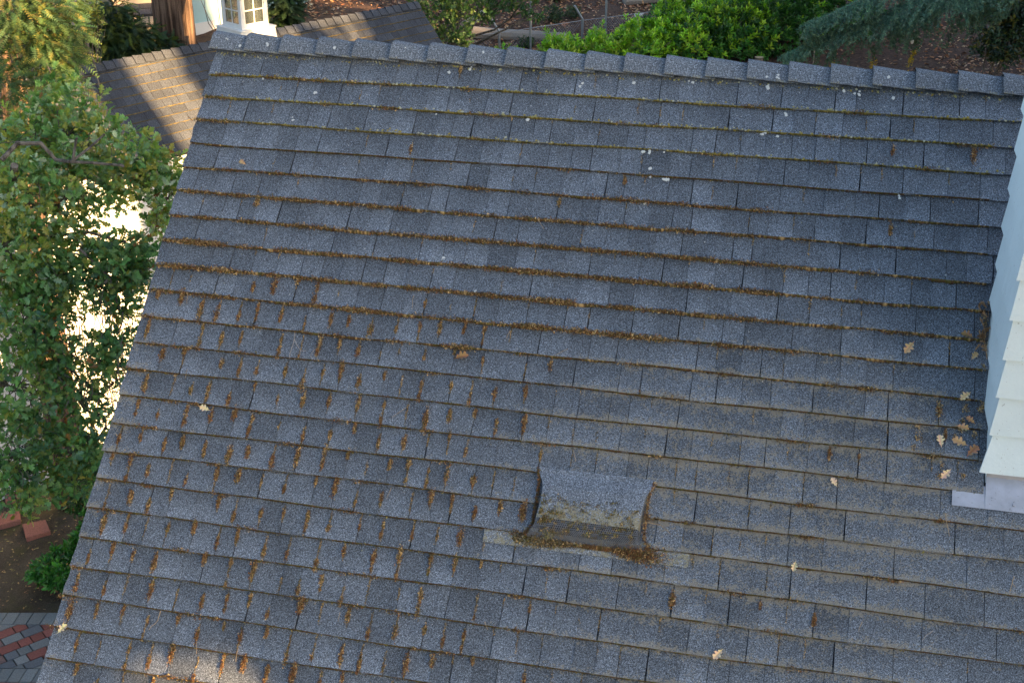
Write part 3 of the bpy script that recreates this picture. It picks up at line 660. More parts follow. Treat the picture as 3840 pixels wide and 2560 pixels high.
for k in range(26):
    u = 0
    while u < 9.25:
        u1 = min(9.3, u + rnd.choice((.15, .2, .27))); t = rnd.uniform(.8, 1.25); p = f0 + Z * 5.19 + fw_ * (k * .15) + FD * (u + .004)
        q = FD * (u1 - u - .008); m.add([p + fn * .012, p + q + fn * .012, p + q + fw_ * .17, p + fw_ * .17, p, p + q], [(0, 1, 2, 3), (4, 5, 1, 0)], [(t * 1.1, t * .95, t * .85, .1)] * 4 + [(.3, .25, .2, .1)] * 2); u = u1
m.box(f0 + Z * 5.13, FD * 9.3, fw_ * 4, fn * .05, (.6, .5, .4, .1)); m.build('roof', 'oldshingle', far, loc=FA)
m = MB(); m.box(fe - FH * .26 - FD * .06 + Z * 2.4, FD * .08, FH * .04, Z * 2.85); m.box(f0 + Z * 5.02, FD * 9.3, FH * .03, Z * .14); m.build('trim', 'beige', far, loc=FA)
TA = A3(-7.2, 25.0, 0); TD = A3(.686, .728, 0); TH = A3(TD[1], -TD[0], 0); m = MB()
teal = empty('teal_house', tuple(TA), 'pale teal house wall at the top behind the cupola', 'house')
T0 = A3(-7.2, 25.0, 0); m.box(T0, TD * 4.45, -TH * 2, Z * 7.5)
m.build('wall', 'teal', teal, loc=T0); m = MB(); m.box(T0 + TH * .001 + Z * 4.0, TD * 4.46, TH * .03, Z * .42); m.build('base_trim', 'palewall', teal, loc=T0)

# ------------------------------------------------------------------ foliage tools
def frame(nrm):
    n_ = nrm / (np.linalg.norm(nrm) + 1e-9); a = np.cross(n_, rng.normal(size=3)); a /= np.linalg.norm(a) + 1e-9; return a, np.cross(n_, a), n_
LF = {}
vs, fs = oakleaf(1, .35); LF['oak'] = (vs, fs)
vs = np.array([(0, 0, 0), (.25, .17, .06), (.6, .19, .05), (.85, .1, .02), (1, 0, -.06), (.85, -.1, .02), (.6, -.19, .05), (.25, -.17, .06), (.5, 0, -.01)]); LF['laurel'] = (vs, [(0, 1, 2, 8), (2, 3, 4, 8), (0, 8, 6, 7), (8, 4, 5, 6)])
class Leaves:
    def __init__(s, kind): s.v0, s.f0 = LF[kind]; s.v = []; s.c = []; s.n = 0
    def put(s, p, dirv, nrm, L, col):
        x = dirv / (np.linalg.norm(dirv) + 1e-9); y = np.cross(nrm, x); y /= np.linalg.norm(y) + 1e-9; z = np.cross(x, y)
        s.v.append(p + (s.v0 @ np.array([x, y, z])) * L); s.c.append(np.tile((*col, 1), (len(s.v0), 1))); s.n += 1
    def to(s, mb):
        k = len(s.v0); o = len(mb.v)
        V_ = np.concatenate(s.v); mb.v.extend(map(tuple, V_.tolist())); mb.c.extend(map(tuple, np.concatenate(s.c).tolist()))
        for i in range(s.n): mb.f.extend(tuple(o + i * k + j for j in f) for f in s.f0)
        mb.m.extend([0] * (s.n * len(s.f0)))
def vary(c, a=.25, hue=.12):
    k = rng.uniform(1 - a, 1 + a); return (c[0] * k * rng.uniform(1 - hue, 1 + hue * 2), c[1] * k, c[2] * k * rng.uniform(1 - hue, 1 + hue))
def ball(r, shell=.55):
    d_ = rng.normal(size=3); d_ /= np.linalg.norm(d_); return d_, d_ * r * (shell + (1 - shell) * rng.random() ** .6)
def clusters(lv, blobs, dens, L, cols, per=6, squash=.85, shell=.4, up=.5, sp=1.0, lean=None):
    for bx, by, bz, br in blobs:
        nn = int(dens * br * br * 900) + 3
        for _ in range(nn):
            d_, off = ball(br, shell); off[2] *= squash; c = A3(bx, by, bz) + off; col = cols[int(rng.integers(len(cols)))]
            ax = d_ * .8 + A3(0, 0, up) + rng.normal(size=3) * .4; ax /= np.linalg.norm(ax)
            for j in range(per):
                dv = ax * rng.uniform(.0, .9) + rng.normal(size=3) * .6 * sp; dv /= np.linalg.norm(dv)
                nr = ax + rng.normal(size=3) * .5 + A3(0, 0, .4); lv.put(c + dv * L * .15 + ax * L * .5 * j / per, dv, nr, L * rng.uniform(.5, 1.3), vary(col, .32))
def limb(m, p0, p1, r0, r1, bend=.1, n=6, col=(1, 1, 1, 1), seg=6):
    p0, p1 = np.array(p0, float), np.array(p1, float); L = np.linalg.norm(p1 - p0); pts = []; w1 = rng.normal(size=3) * bend * L; w2 = rng.normal(size=3) * bend * .4 * L
    for i in range(seg + 1): t = i / seg; pts.append(p0 + (p1 - p0) * t + w1 * math.sin(t * math.pi) + w2 * math.sin(t * 2 * math.pi))
    m.tube(pts, [r0 + (r1 - r0) * i / seg for i in range(seg + 1)], col, n); return pts

# --- oak beside the roof
OAK = [(-3.57, 10.54, 7.09, 0.27), (-3.81, 10.39, 6.87, 0.34), (-3.33, 10.23, 6.88, 0.31), (-2.96, 10.1, 6.81, 0.24), (-2.74, 10.12, 6.69, 0.19), (-2.7, 10.07, 6.48, 0.15), (-3.73, 9.77, 6.59, 0.39), (-3.34, 9.92, 6.63, 0.33), (-3.0, 10.03, 6.61, 0.21), (-2.78, 9.97, 6.28, 0.09), (-3.8, 9.59, 6.18, 0.41), (-3.41, 9.76, 6.25, 0.19), (-3.58, 9.58, 5.96, 0.28), (-3.17, 9.68, 5.85, 0.12), (-2.92, 9.81, 5.96, 0.13), (-3.02, 9.66, 5.68, 0.11), (-3.75, 9.42, 5.72, 0.37), (-3.55, 9.37, 5.45, 0.2), (-3.77, 9.19, 5.27, 0.37), (-3.36, 9.26, 5.11, 0.15), (-3.17, 9.22, 4.9, 0.15), (-3.45, 9.06, 4.8, 0.28), (-3.76, 8.96, 4.83, 0.35), (-3.26, 9.07, 4.7, 0.17), (-3.73, 8.8, 4.55, 0.22), (-3.36, 8.96, 4.57, 0.2), (-3.19, 9.33, 5.12, 0.07), (-4.18, 10.72, 6.59, 0.36)]
oak = empty('oak_tree', (-5.4, 10.1, 0), 'large leafy oak tree with green acorns filling the left side of the picture', 'tree', None)
m = MB(); ft = A3(-5.4, 10.1, 0)
pts = limb(m, ft, (-5.1, 10.1, 4.2), .24, .15, .02, 10); fork = A3(-5.1, 10.1, 4.2)
m.build('trunk', 'bark', oak, loc=ft, smooth=True)
m = MB(); main = [((-3.9, 9.58, 6.27), .075), ((-3.7, 9.6, 6.9), .05), ((-3.9, 9.2, 5.3), .05), ((-4.1, 10.6, 6.9), .05), ((-4.0, 8.95, 4.8), .04)]
ends = []
for e, r_ in main: P_ = limb(m, fork - Z * .05, e, r_ * 1.3, r_ * .6, .06, 8); ends.append((np.array(e), r_ * .6))
H_ = [[(-3.9, 9.58, 6.27), (-3.72, 9.67, 6.3), (-3.58, 9.72, 6.29), (-3.3, 9.82, 6.29), (-3.05, 9.86, 6.2)], [(-3.62, 9.74, 6.2), (-3.51, 9.82, 6.49), (-3.56, 10.09, 6.75)], [(-3.78, 9.6, 6.95), (-3.7, 9.7, 7.04), (-3.54, 9.75, 7.02), (-3.44, 9.76, 6.89), (-3.32, 9.69, 6.9), (-3.16, 9.73, 6.88), (-2.95, 9.78, 6.84)], [(-3.32, 9.69, 6.9), (-3.17, 9.74, 6.99), (-3.05, 9.8, 7.08)], [(-3.3, 9.69, 6.9), (-3.24, 9.7, 7.08)], [(-3.3, 9.6, 6.25), (-3.1, 9.6, 6.0), (-3.05, 9.58, 5.7)]]
for hl in H_: m.tube([np.array(p) + rng.normal(size=3) * .006 for p in hl], [.020 * (1 - .6 * i / len(hl)) * (1 if hl is H_[0] or hl is H_[2] else .6) for i in range(len(hl))], (1, 1, 1, 1), 7)
nodes = [np.array(p) for hl in H_ for p in hl] + [e for e, _ in ends]
for bx, by, bz, br in OAK:
    c = A3(bx, by, bz); nn_ = min(nodes, key=lambda q: np.linalg.norm(q - c)); P_ = limb(m, nn_, c, .014, .007, .12, 5); nodes.append(c)
    for _ in range(int(5 + 46 * br)):
        d_, off = ball(br * 1.05, .5); limb(m, P_[int(rng.integers(2, 7))], c + off, .005, .0016, .16, 4, seg=4)
for _ in range(230):      # bare hanging twigs in the open lower part of the crown
    x = rng.uniform(-3.75, -2.95); z = rng.uniform(5.1, 6.0); y = 9.2 + (z - 5) * .45 + rng.normal() * .12; limb(m, (x, y, z), (x + rng.normal() * .12, y + rng.normal() * .05, z - rng.uniform(.12, .45)), .0042, .0014, .12, 4, seg=4)
m.build('branches', 'bark', oak, loc=ft)
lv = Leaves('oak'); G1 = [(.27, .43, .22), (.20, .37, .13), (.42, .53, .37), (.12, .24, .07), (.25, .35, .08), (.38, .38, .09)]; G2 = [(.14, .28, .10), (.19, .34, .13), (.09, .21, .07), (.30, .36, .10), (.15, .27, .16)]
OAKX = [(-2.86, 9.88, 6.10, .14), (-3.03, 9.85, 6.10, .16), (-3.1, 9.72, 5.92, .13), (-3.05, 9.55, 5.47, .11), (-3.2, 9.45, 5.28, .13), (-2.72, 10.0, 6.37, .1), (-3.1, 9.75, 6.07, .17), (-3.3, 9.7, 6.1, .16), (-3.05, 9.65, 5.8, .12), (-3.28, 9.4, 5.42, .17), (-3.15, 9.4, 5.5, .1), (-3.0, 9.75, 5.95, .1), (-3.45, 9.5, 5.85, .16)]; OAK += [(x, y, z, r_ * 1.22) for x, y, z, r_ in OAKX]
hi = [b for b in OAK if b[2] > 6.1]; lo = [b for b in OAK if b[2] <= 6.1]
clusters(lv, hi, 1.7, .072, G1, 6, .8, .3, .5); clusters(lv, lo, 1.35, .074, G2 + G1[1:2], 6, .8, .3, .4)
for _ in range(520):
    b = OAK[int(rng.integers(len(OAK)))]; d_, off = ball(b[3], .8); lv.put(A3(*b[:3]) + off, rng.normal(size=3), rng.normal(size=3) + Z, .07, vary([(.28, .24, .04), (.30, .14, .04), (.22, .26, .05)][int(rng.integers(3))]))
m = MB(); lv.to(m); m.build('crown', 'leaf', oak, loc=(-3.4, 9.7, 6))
def acorn(p, ax):
    m = MB(); a, b, n_ = frame(ax); prof = [(0, .004), (.004, .011), (.012, .0135), (.014, .0115), (.026, .0115), (.038, .007), (.046, .001)]; vs = []
    for h_, r_ in prof:
        for j in range(8): q = j * math.pi / 4; vs.append(np.array(p) + n_ * h_ + (a * math.cos(q) + b * math.sin(q)) * r_)
    m.add(vs, [(i * 8 + j, i * 8 + (j + 1) % 8, i * 8 + 8 + (j + 1) % 8, i * 8 + 8 + j) for i in range(6) for j in range(8)], [((.20, .2, .09, 1) if i < 3 else (.30, .42, .10, 1)) for i in range(7) for j in range(8)])
    m.build('acorn', 'gloss_leaf', oak, loc=p, smooth=True)
for i in range(34):
    b = hi[int(rng.integers(len(hi)))] if i < 24 else lo[int(rng.integers(len(lo)))]; p = A3(*b[:3]) + A3(rng.uniform(-.8, .8), -1.0, rng.uniform(.1, .8)) * b[3]; acorn(p, A3(rng.normal() * .6, -.2, -.8 + rng.normal() * .6))

# --- redwood sprays and conifers top left
def sprays(m, blobs, dens, L, cols, droop=.25, bw=.05, lw=.006, nl=9):
    for bx, by, bz, br in blobs:
        for _ in range(int(dens * br * br * 420) + 3):
            d_, off = ball(br, .2); c = A3(bx, by, bz) + off; dv = d_ * A3(1, 1, .4) + rng.normal(size=3) * .35 - Z * droop; dv /= np.linalg.norm(dv); sd = np.cross(dv, Z + rng.normal(size=3) * .4); sd /= np.linalg.norm(sd) + 1e-9
            col = vary(cols[int(rng.integers(len(cols)))]); l = L * rng.uniform(.6, 1.3); bwk = bw * rng.uniform(.7, 1.2); vs = []; fs = []
            for j in range(nl):
                t = (j + .5) / nl; q = c + dv * l * t - Z * droop * .5 * l * t * t; wd = bwk * math.sin(math.pi * (.15 + .8 * t))
                for s_ in (-1, 1):
                    o = len(vs); e = q + sd * s_ * wd + dv * wd * .5 + rng.normal(size=3) * .004; vs += [q - dv * lw, q + dv * lw, e]; fs.append((o, o + 1, o + 2))
            m.add(vs, fs, (*col, 1))
RWb = [(-5.06, 13.82, 7.13, 0.36), (-4.83, 13.87, 6.95, 0.33), (-4.71, 14.15, 7.06, 0.21), (-5.16, 13.9, 6.67, 0.27), (-4.8, 13.81, 6.66, 0.27), (-4.62, 13.89, 6.73, 0.18), (-4.53, 13.96, 6.91, 0.15), (-5.03, 13.15, 6.56, 0.17), (-4.6, 13.32, 6.59, 0.17), (-5.01, 13.68, 6.42, 0.15), (-4.52, 13.84, 6.38, 0.09), (-5.25, 13.52, 6.15, 0.18), (-5.07, 14.37, 7.18, 0.28), (-4.86, 14.96, 7.07, 0.19)]
rw = empty('redwood_tree', (-6.05, 15.9, 0), 'redwood with yellow green sprays around a grey trunk at the top left corner', 'tree', 'redwoods')
m = MB(); limb(m, (-6.05, 15.9, 0), (-6.05, 15.9, 14), .24, .14, 0, 12, seg=14); m.build('trunk', 'redbark', rw, loc=(-6.05, 15.9, 0), smooth=True)
m = MB()
for b in RWb: limb(m, (-6.05, 15.9, b[2] + .5), b[:3], .018, .006, .05, 5)
m.build('branches', 'bark', rw, loc=(-5, 14, 7)); m = MB()
sprays(m, RWb, 8., .17, [(.07, .14, .045), (.10, .17, .05), (.05, .11, .04), (.17, .18, .05), (.07, .14, .06), (.05, .12, .05)], lw=.008, nl=8, bw=.042); m.build('crown', 'needle', rw, loc=(-5, 14, 7))
rw2 = empty('redwood_tree', (-5.47, 21.9, 0), 'thick redwood trunk with a sunlit furrowed strip, left of the white cupola', 'tree', 'redwoods')
m = MB(); nr = 40; vs = []; zs = [3.0, 3.6, 4.2, 4.8, 5.4, 6, 7, 9, 14]; ph = [rng.uniform(0, 6) for _ in range(5)]
for z in zs:
    for j in range(nr):
        q = 2 * math.pi * j / nr; r_ = (.30 + .09 * math.exp(-(z - 3.4) / .8)) * (1 + .05 * math.sin(9 * q + ph[0]) + .04 * math.sin(14 * q + ph[1] + z * .1) + .03 * math.sin(23 * q + ph[2])) * (1 - .012 * (z - 4)); vs.append(A3(-5.47 + r_ * math.cos(q), 21.9 + r_ * math.sin(q), z))
m.add(vs, [(i * nr + j, i * nr + (j + 1) % nr, (i + 1) * nr + (j + 1) % nr, (i + 1) * nr + j) for i in range(len(zs) - 1) for j in range(nr)]); m.build('trunk', 'redbark', rw2, loc=(-5.47, 21.9, 4), smooth=True)
def conifer(loc, label, blobs, cols, dens=3, L=.2, cat='shrub', grp=None, name='conifer_shrub', **k):
    t = empty(name, loc, label, cat, grp); m = MB(); top = max(b[2] for b in blobs)
    limb(m, loc, (loc[0], loc[1], top), .05, .015, .03, 6)
    for b in blobs: limb(m, (loc[0], loc[1], max(loc[2] + .1, b[2] - .3)), b[:3], .014, .005, .08, 4)
    m.build('stem', 'bark', t, loc=loc); m = MB(); sprays(m, blobs, dens, L, cols, **k); m.build('foliage', 'needle', t, loc=loc); return t
YEW = [(-6.22, 21.08, 5.66, 0.31), (-6.32, 20.98, 5.35, 0.36), (-6.05, 21.05, 5.29, 0.4), (-5.79, 21.08, 5.12, 0.24), (-6.52, 20.87, 5.13, 0.16), (-6.22, 20.95, 5.07, 0.27), (-5.95, 21.02, 5.05, 0.22), (-5.69, 21.16, 5.35, 0.13), (-6.58, 20.9, 5.37, 0.13), (-5.44, 21.38, 5.07, 0.2)]
conifer((-6.1, 21.1, 2.5), 'dark green conifer shrub between the redwood trunk and the beige wall', YEW, [(.03, .065, .03), (.045, .09, .03), (.025, .055, .035), (.10, .14, .03)], 8, .2, lw=.012)
conifer((-3.85, 23.25, 4.0), 'dark conifer bush just right of the white cupola', [(-3.83, 23.21, 5.27, 0.24), (-4.02, 23.15, 5.1, 0.17), (-3.71, 23.18, 5.02, 0.12), (-3.92, 23.24, 5.44, 0.24)], [(.03, .06, .025), (.04, .08, .03)], 9, .18, lw=.012)
def bush(name, loc, label, blobs, cols, L, dens, per, kind='laurel', mt='gloss_leaf', cat='shrub', grp=None, r0=.02, **k):
    t = empty(name, loc, label, cat, grp); m = MB()
    for b in blobs:
        P_ = limb(m, loc, b[:3], r0, r0 * .3, .06, 5)
        for _ in range(4): d_, off = ball(b[3], .7); limb(m, P_[5], A3(*b[:3]) + off, r0 * .3, .002, .1, 4, seg=3)
    m.build('trunk' if cat == 'tree' else 'stem', 'bark', t, loc=loc)
    lv = Leaves(kind); clusters(lv, blobs, dens, L, cols, per, **k); m = MB(); lv.to(m); m.build('crown' if cat == 'tree' else 'foliage', mt, t, loc=loc); return t
bush('sapling', (-5.9, 18.5, 1.2), 'thin sapling with small yellow leaves in front of the brown shingle roof', [(-5.85, 18.75, 6.21, 0.16), (-5.82, 18.7, 5.97, 0.14), (-5.96, 18.69, 6.11, 0.12), (-5.73, 18.76, 6.1, 0.1), (-6.14, 18.61, 6.0, 0.08)], [(.32, .30, .05), (.24, .27, .05), (.14, .2, .05)], .07, 1.6, 4, cat='tree')
GO = [(-1.3, 23.48, 5.21, 0.29), (-0.93, 23.43, 4.9, 0.21), (-0.6, 23.52, 5.25, 0.33), (-0.19, 23.53, 5.38, 0.25), (0.18, 23.53, 5.36, 0.22), (0.37, 23.49, 5.12, 0.10), (-1.21, 23.39, 4.77, 0.21), (-0.82, 23.38, 4.66, 0.11), (-1.02, 23.52, 5.34, 0.29), (-1.66, 23.48, 5.31, 0.17), (-1.53, 23.42, 5.0, 0.1)]
t = bush('young_oak', (-1.25, 24.6, 4.1), 'dark green young oak hanging over the slope at the right end of the cottage roof', GO, [(.05, .12, .04), (.07, .16, .05), (.04, .10, .045), (.10, .17, .04)], .085, .9, 6, 'oak', 'leaf', 'tree', r0=.035)
m = MB(); limb(m, (-1.25, 24.9, 4.0), (-1.0, 24.8, 8), .13, .1, .03, 9, seg=8); limb(m, (-1.05, 24.8, 4.6), (-.3, 24.6, 7.5), .06, .05, .05, 8); m.build('limb', 'bark', t, loc=(-1.25, 24.9, 4))
bb = MB()      # bare shrub in front of the teal wall
for _ in range(26): limb(bb, (-4.9, 24.0, 3.9), (-4.9 + rng.normal() * .35, 23.8 + rng.normal() * .3, 4.3 + rng.uniform(.2, 1.5)), .016, .004, .12, 5)
tag(bb.build('bare_shrub', 'bark', loc=(-4.9, 24, 3.9)), 'leafless branching shrub in front of the pale teal wall', 'shrub')
# --- laurel hedge
LB = [(.27, .50, .03), (.34, .56, .04), (.18, .40, .03)]; LD = [(.045, .15, .025), (.06, .20, .03), (.03, .11, .025)]
hedge = [(-.02, 24.0, .3, .18, .85, 'yellow green laurel sprig alone at the left end of the hedge'), (.85, 24.0, .38, .4, .8, 'low pale laurel shrub, second from the left of the hedge'), (1.65, 24.1, .42, .45, .7, 'laurel shrub with yellowed tips near the left post, third in the hedge'), (2.4, 24.2, .55, .6, .5, 'bright laurel shrub below the fence arm, middle of the hedge'), (3.25, 24.6, .75, 1.0, .3, 'big bright green laurel shrub, tallest in the middle of the hedge'), (4.15, 24.9, .72, 1.05, .12, 'deep green laurel shrub directly behind the cut stump'), (5.05, 25.2, .75, 1.15, .02, 'dark laurel shrub at the right end, half behind the cedar'), (6.1, 26.3, .9, 1.0, .02, 'darkest laurel shrub furthest right, behind the cedar boughs')]
for i, (x, y, r_, h_, br, lb) in enumerate(hedge):
    z0 = tz(x, y) - .05; t = empty('laurel_shrub', (x, y, z0), lb, 'shrub', 'laurel hedge'); m = MB()
    for _ in range(8): limb(m, (x, y, z0), (x + rng.normal() * r_ * .4, y + rng.normal() * r_ * .4, z0 + h_ * .9), .015, .006, .08, 5)
    m.build('stem', 'bark', t, loc=(x, y, z0)); lv = Leaves('laurel')
    n_ = int(620 * r_ * h_ / .5)
    for _ in range(n_):
        a = rng.uniform(0, 2 * math.pi); zz = rng.random() ** .8; rr = r_ * math.sqrt(1 - (zz * .9) ** 2.6) * (.55 + .5 * rng.random() ** .5) * (1 + .15 * math.sin(a * 5 + i)); hh = h_ * (1.05 + .14 * math.sin(a * 3 + i) + rng.normal() * .05)
        c = A3(x + rr * math.cos(a), y + rr * math.sin(a), z0 + .05 + zz * hh + (.12 * rng.random() if br > .4 and rng.random() < .25 else 0)); ax = A3(math.cos(a) * (1 - zz) * 1., math.sin(a) * (1 - zz) * 1., .5 + zz) + rng.normal(size=3) * .18; ax /= np.linalg.norm(ax)
        mixb = rng.random() < br + .45 * zz * (br > .1) + .1 * zz; col = vary((LB if mixb else LD)[int(rng.integers(3))], .2)
        if br > .6 and rng.random() < .3: col = vary((.24, .36, .04))
        q1, q2, _n = frame(ax)
        for j in range(8):
            th = j * 2.4 + rng.uniform(-.2, .2); rad = q1 * math.cos(th) + q2 * math.sin(th); dv = rad * (.9 - .06 * j) + ax * (.25 + .09 * j); lv.put(c + ax * .011 * j, dv, ax - rad * .3, .105 * rng.uniform(.75, 1.15) * (1 - .03 * j), tuple(q * (1 + .03 * j) for q in col))
    m = MB(); lv.to(m); m.build('foliage', 'gloss_leaf', t, loc=(x, y, z0))
# --- cedar with drooping boughs
ced = empty('cedar_tree', (8.9, 27.5, 4.0), 'blue green cedar with long drooping boughs and yellow tips at the top right', 'tree'); m = MB()
limb(m, (8.9, 27.5, 4.0), (8.9, 27.5, 14), .3, .2, 0, 10); m.build('trunk', 'bark', ced, loc=(8.9, 27.5, 4))
boughs = [[(8.9, 27.5, 8.2), (6.5, 19.7, 6.45), (5.81, 19.8, 6.12), (5.5, 19.85, 5.92), (5.03, 19.94, 5.73), (4.52, 20.01, 5.49), (4.1, 20.04, 5.24)], [(8.9, 27.5, 8.6), (6.4, 20.6, 6.9), (5.6, 20.0, 6.35), (5.13, 19.97, 6.08), (4.73, 20.03, 5.86), (4.4, 20.05, 5.72)], [(8.9, 27.5, 8.0), (7.0, 20.4, 6.5), (6.34, 19.75, 6.2), (5.9, 19.72, 5.95), (5.6, 19.7, 5.85)], [(8.9, 27.5, 8.4), (7.6, 21, 6.8), (6.9, 19.8, 6.3), (6.4, 19.6, 6.1)]]
bm_ = MB(); nm_ = MB()
def tufts(p, n_, spread, col, L=.03):
    for _ in range(n_):
        c = p + rng.normal(size=3) * spread; a = rng.normal(size=(6, 3)); cc_ = vary(col); vs = []; fs = []
        for q in a:
            q = q / np.linalg.norm(q) * L * rng.uniform(.6, 1.2); s_ = rng.normal(size=3) * .0035; o = len(vs); vs += [c - s_, c + s_, c + q]; fs.append((o, o + 1, o + 2))
        nm_.add(vs, fs, (*cc_, 1))
BG = [(.12, .25, .19), (.16, .30, .23), (.07, .17, .13)]
def interp(P_, t):
    x = t * (len(P_) - 1); i = min(int(x), len(P_) - 2); return np.array(P_[i]) * (1 - (x - i)) + np.array(P_[i + 1]) * (x - i)
for bi, bpts in enumerate(boughs):
    bm_.tube(bpts, [.07, .035, .026, .02, .014, .009, .005][:len(bpts) - 1] + [.003], (1, 1, 1, 1), 6)
    for i in range(150):
        t = .16 + .84 * i / 150 ; p = interp(bpts, t); tg = interp(bpts, min(1, t + .03)) - interp(bpts, max(0, t - .03)); tg /= np.linalg.norm(tg) + 1e-9
        sd = np.cross(tg, Z); sd /= np.linalg.norm(sd); s_ = 1 if i % 2 else -1; l = (.75 - .5 * t) * rng.uniform(.5, 1.1); e = p + sd * s_ * l * .8 + tg * l * .55 - Z * l * (.25 + .25 * rng.random())
        pp = [p + (e - p) * k + Z * .06 * l * math.sin(k * 3.14) for k in (0, .33, .66, 1)]; bm_.tube(pp, [.005, .004, .003, .0015], (1, 1, 1, 1), 4)
        for k in np.linspace(.1, 1, int(6 + l * 22)): tufts(p + (e - p) * k + Z * .06 * l * math.sin(k * 3.14), 4, .013, BG[int(rng.integers(3))], .04)
        if i % 4 == 0:
            h_ = rng.uniform(.12, .4)
            for k in np.linspace(0, 1, 9): tufts(e + A3(.03 * math.sin(k * 5 + i), 0, -h_ * k), 4, .016, (.07, .14, .09), .038)
for hx in ((5.86, 19.64, 5.62), (5.32, 19.76, 5.45), (4.75, 19.85, 5.42), (6.34, 19.55, 5.9), (5.9, 19.7, 5.7)):
    for k in np.linspace(0, 1, 22): tufts(A3(*hx) - Z * .42 * k + A3(.03 * math.sin(k * 4), 0, 0), 5, .022, (.05, .10, .05) if k < .45 else (.36, .27, .03) if hx[0] < 5.89 else (.05, .1, .06))
bm_.build('branches', 'bark', ced, loc=(6, 20, 6)); nm_.build('crown', 'needle', ced, loc=(6, 20, 6))
m = MB(); vs = []
for i in range(9):
    t = math.pi * i / 8
    for j in range(12): q = j * math.pi / 6; vs.append(A3(5.829 + .026 * math.sin(t) * math.cos(q), 19.60 + .026 * math.sin(t) * math.sin(q), 5.569 + .042 * math.cos(t)))
m.add(vs, [(i * 12 + j, i * 12 + (j + 1) % 12, i * 12 + 12 + (j + 1) % 12, i * 12 + 12 + j) for i in range(8) for j in range(12)]); tag(m.build('ornament', 'white', loc=(5.829, 19.6, 5.569), smooth=True), 'small white egg shaped ornament hanging in the cedar boughs', 'ornament')
bush('camellia_shrub', (8.1, 22.9, 3.9), 'dark glossy broadleaf shrub with yellowish patches in the top right corner', [(8.0, 22.36, 5.36, 0.53), (8.23, 22.19, 4.96, 0.43), (7.88, 22.29, 4.85, 0.24), (8.4, 22.19, 5.23, 0.48), (7.83, 22.45, 5.52, 0.29), (8.18, 22.35, 5.63, 0.48)], [(.025, .06, .035), (.035, .08, .03), (.11, .12, .03), (.02, .05, .035)], .085, 1.3, 6)
# --- slope: stump, logs, fence, tall poles, small plants
m = MB(); sx, sy = 4.43, 24.0; sz = tz(sx, sy)
vs = []; 
for z, r_ in ((-.05, .10), (.05, .085), (.20, .078)):
    for j in range(14): q = j * 2 * math.pi / 14; rr = r_ * (1 + .06 * math.sin(3 * q)); vs.append(A3(sx + rr * math.cos(q), sy + rr * math.sin(q), sz + z))
m.add(vs, [(i * 14 + j, i * 14 + (j + 1) % 14, i * 14 + 14 + (j + 1) % 14, i * 14 + 14 + j) for i in range(2) for j in range(14)], (.16, .13, .10, 1)); m.add(vs[-14:], [tuple(range(14))], (.55, .43, .26, 1)); tag(m.build('tree_stump', 'twig', loc=(sx, sy, sz)), 'short cut stump with a pale sawn top below the laurel hedge', 'tree stump')
def log(p, q, r_, lb):
    m = MB(); p = (p[0], p[1], tz(*p) + r_ * .6); q = (q[0], q[1], tz(*q) + r_ * .6); limb(m, p, q, r_, r_ * .8, .02, 10, (.30, .27, .24, 1)); tag(m.build('log', 'twig', loc=p), lb, 'log', 'logs on the slope')
log((-.75, 25.9), (1.1, 25.35), .12, 'long grey fallen log lying on the leaf litter behind the chain link fence'); log((-.95, 26.4), (-.55, 27.3), .09, 'short pale log standing at an angle by the young oak'); log((2.3, 28.0), (3.6, 28.3), .12, 'grey log at the top edge, right of the tallest pole')
fn_ = empty('chain_link_fence', (-.24, 25.0, 4.2), 'grey chain link fence with slanted barbed wire arms crossing the leafy slope', 'fence'); FP = [(-1.9, 24.35), (-.24, 24.95), (1.33, 25.6), (2.95, 26.45), (4.7, 27.4)]
for x, y in FP:
    z = tz(x, y); m = MB(); m.tube([(x, y, z - .1), (x, y, z + .36)], .024, n=8); m.build('post', 'pole', fn_, loc=(x, y, z)); m = MB(); m.tube([(x, y, z + .36), (x - .16, y - .02, z + .62)], .021, n=8); m.build('arm', 'pole', fn_, loc=(x, y, z))
m = MB()
for (x0, y0), (x1, y1) in zip(FP, FP[1:]):
    z0, z1 = tz(x0, y0), tz(x1, y1); n_ = int(math.hypot(x1 - x0, y1 - y0) / .055)
    for i in range(-6, n_):
        for s_ in (0, 1):
            pa = max(0, i) / n_; a = (i + (0 if s_ == 0 else 6)); b = (i + (6 if s_ == 0 else 0)); 
            if min(a, b) < 0 or max(a, b) > n_: continue
            A_ = A3(x0 + (x1 - x0) * a / n_, y0 + (y1 - y0) * a / n_, z0 + (z1 - z0) * a / n_); B_ = A3(x0 + (x1 - x0) * b / n_, y0 + (y1 - y0) * b / n_, z0 + (z1 - z0) * b / n_ + .34); m.tube([A_, B_], .0022, n=3)
    m.tube([(x0, y0, z0 + .34), (x1, y1, z1 + .34)], .006, n=6)
m.build('mesh_wire', 'pole', fn_, loc=(0, 25, 4.3))
for x, y, lb in ((.34, 24.95, 'slim grey metal pole, leftmost of the three tall poles on the slope'), (1.78, 25.75, 'slim grey metal pole, middle of the three tall poles on the slope'), (3.04, 26.9, 'slim grey metal pole, rightmost of the three tall poles, beside the slanted fence arm')):
    z = tz(x, y); m = MB(); m.tube([(x, y, z - .2), (x, y, z + 3.4)], .021, n=8); m.tube([(x, y, z + 3.4), (x, y, z + 3.42)], .028, n=8); tag(m.build('metal_pole', 'pole', loc=(x, y, z)), lb, 'pole', 'tall poles on the slope')
m = MB(); cp = [(.5, 24.65), (1.2, 25.0), (1.9, 25.5), (2.75, 26.2), (3.8, 27.2)]
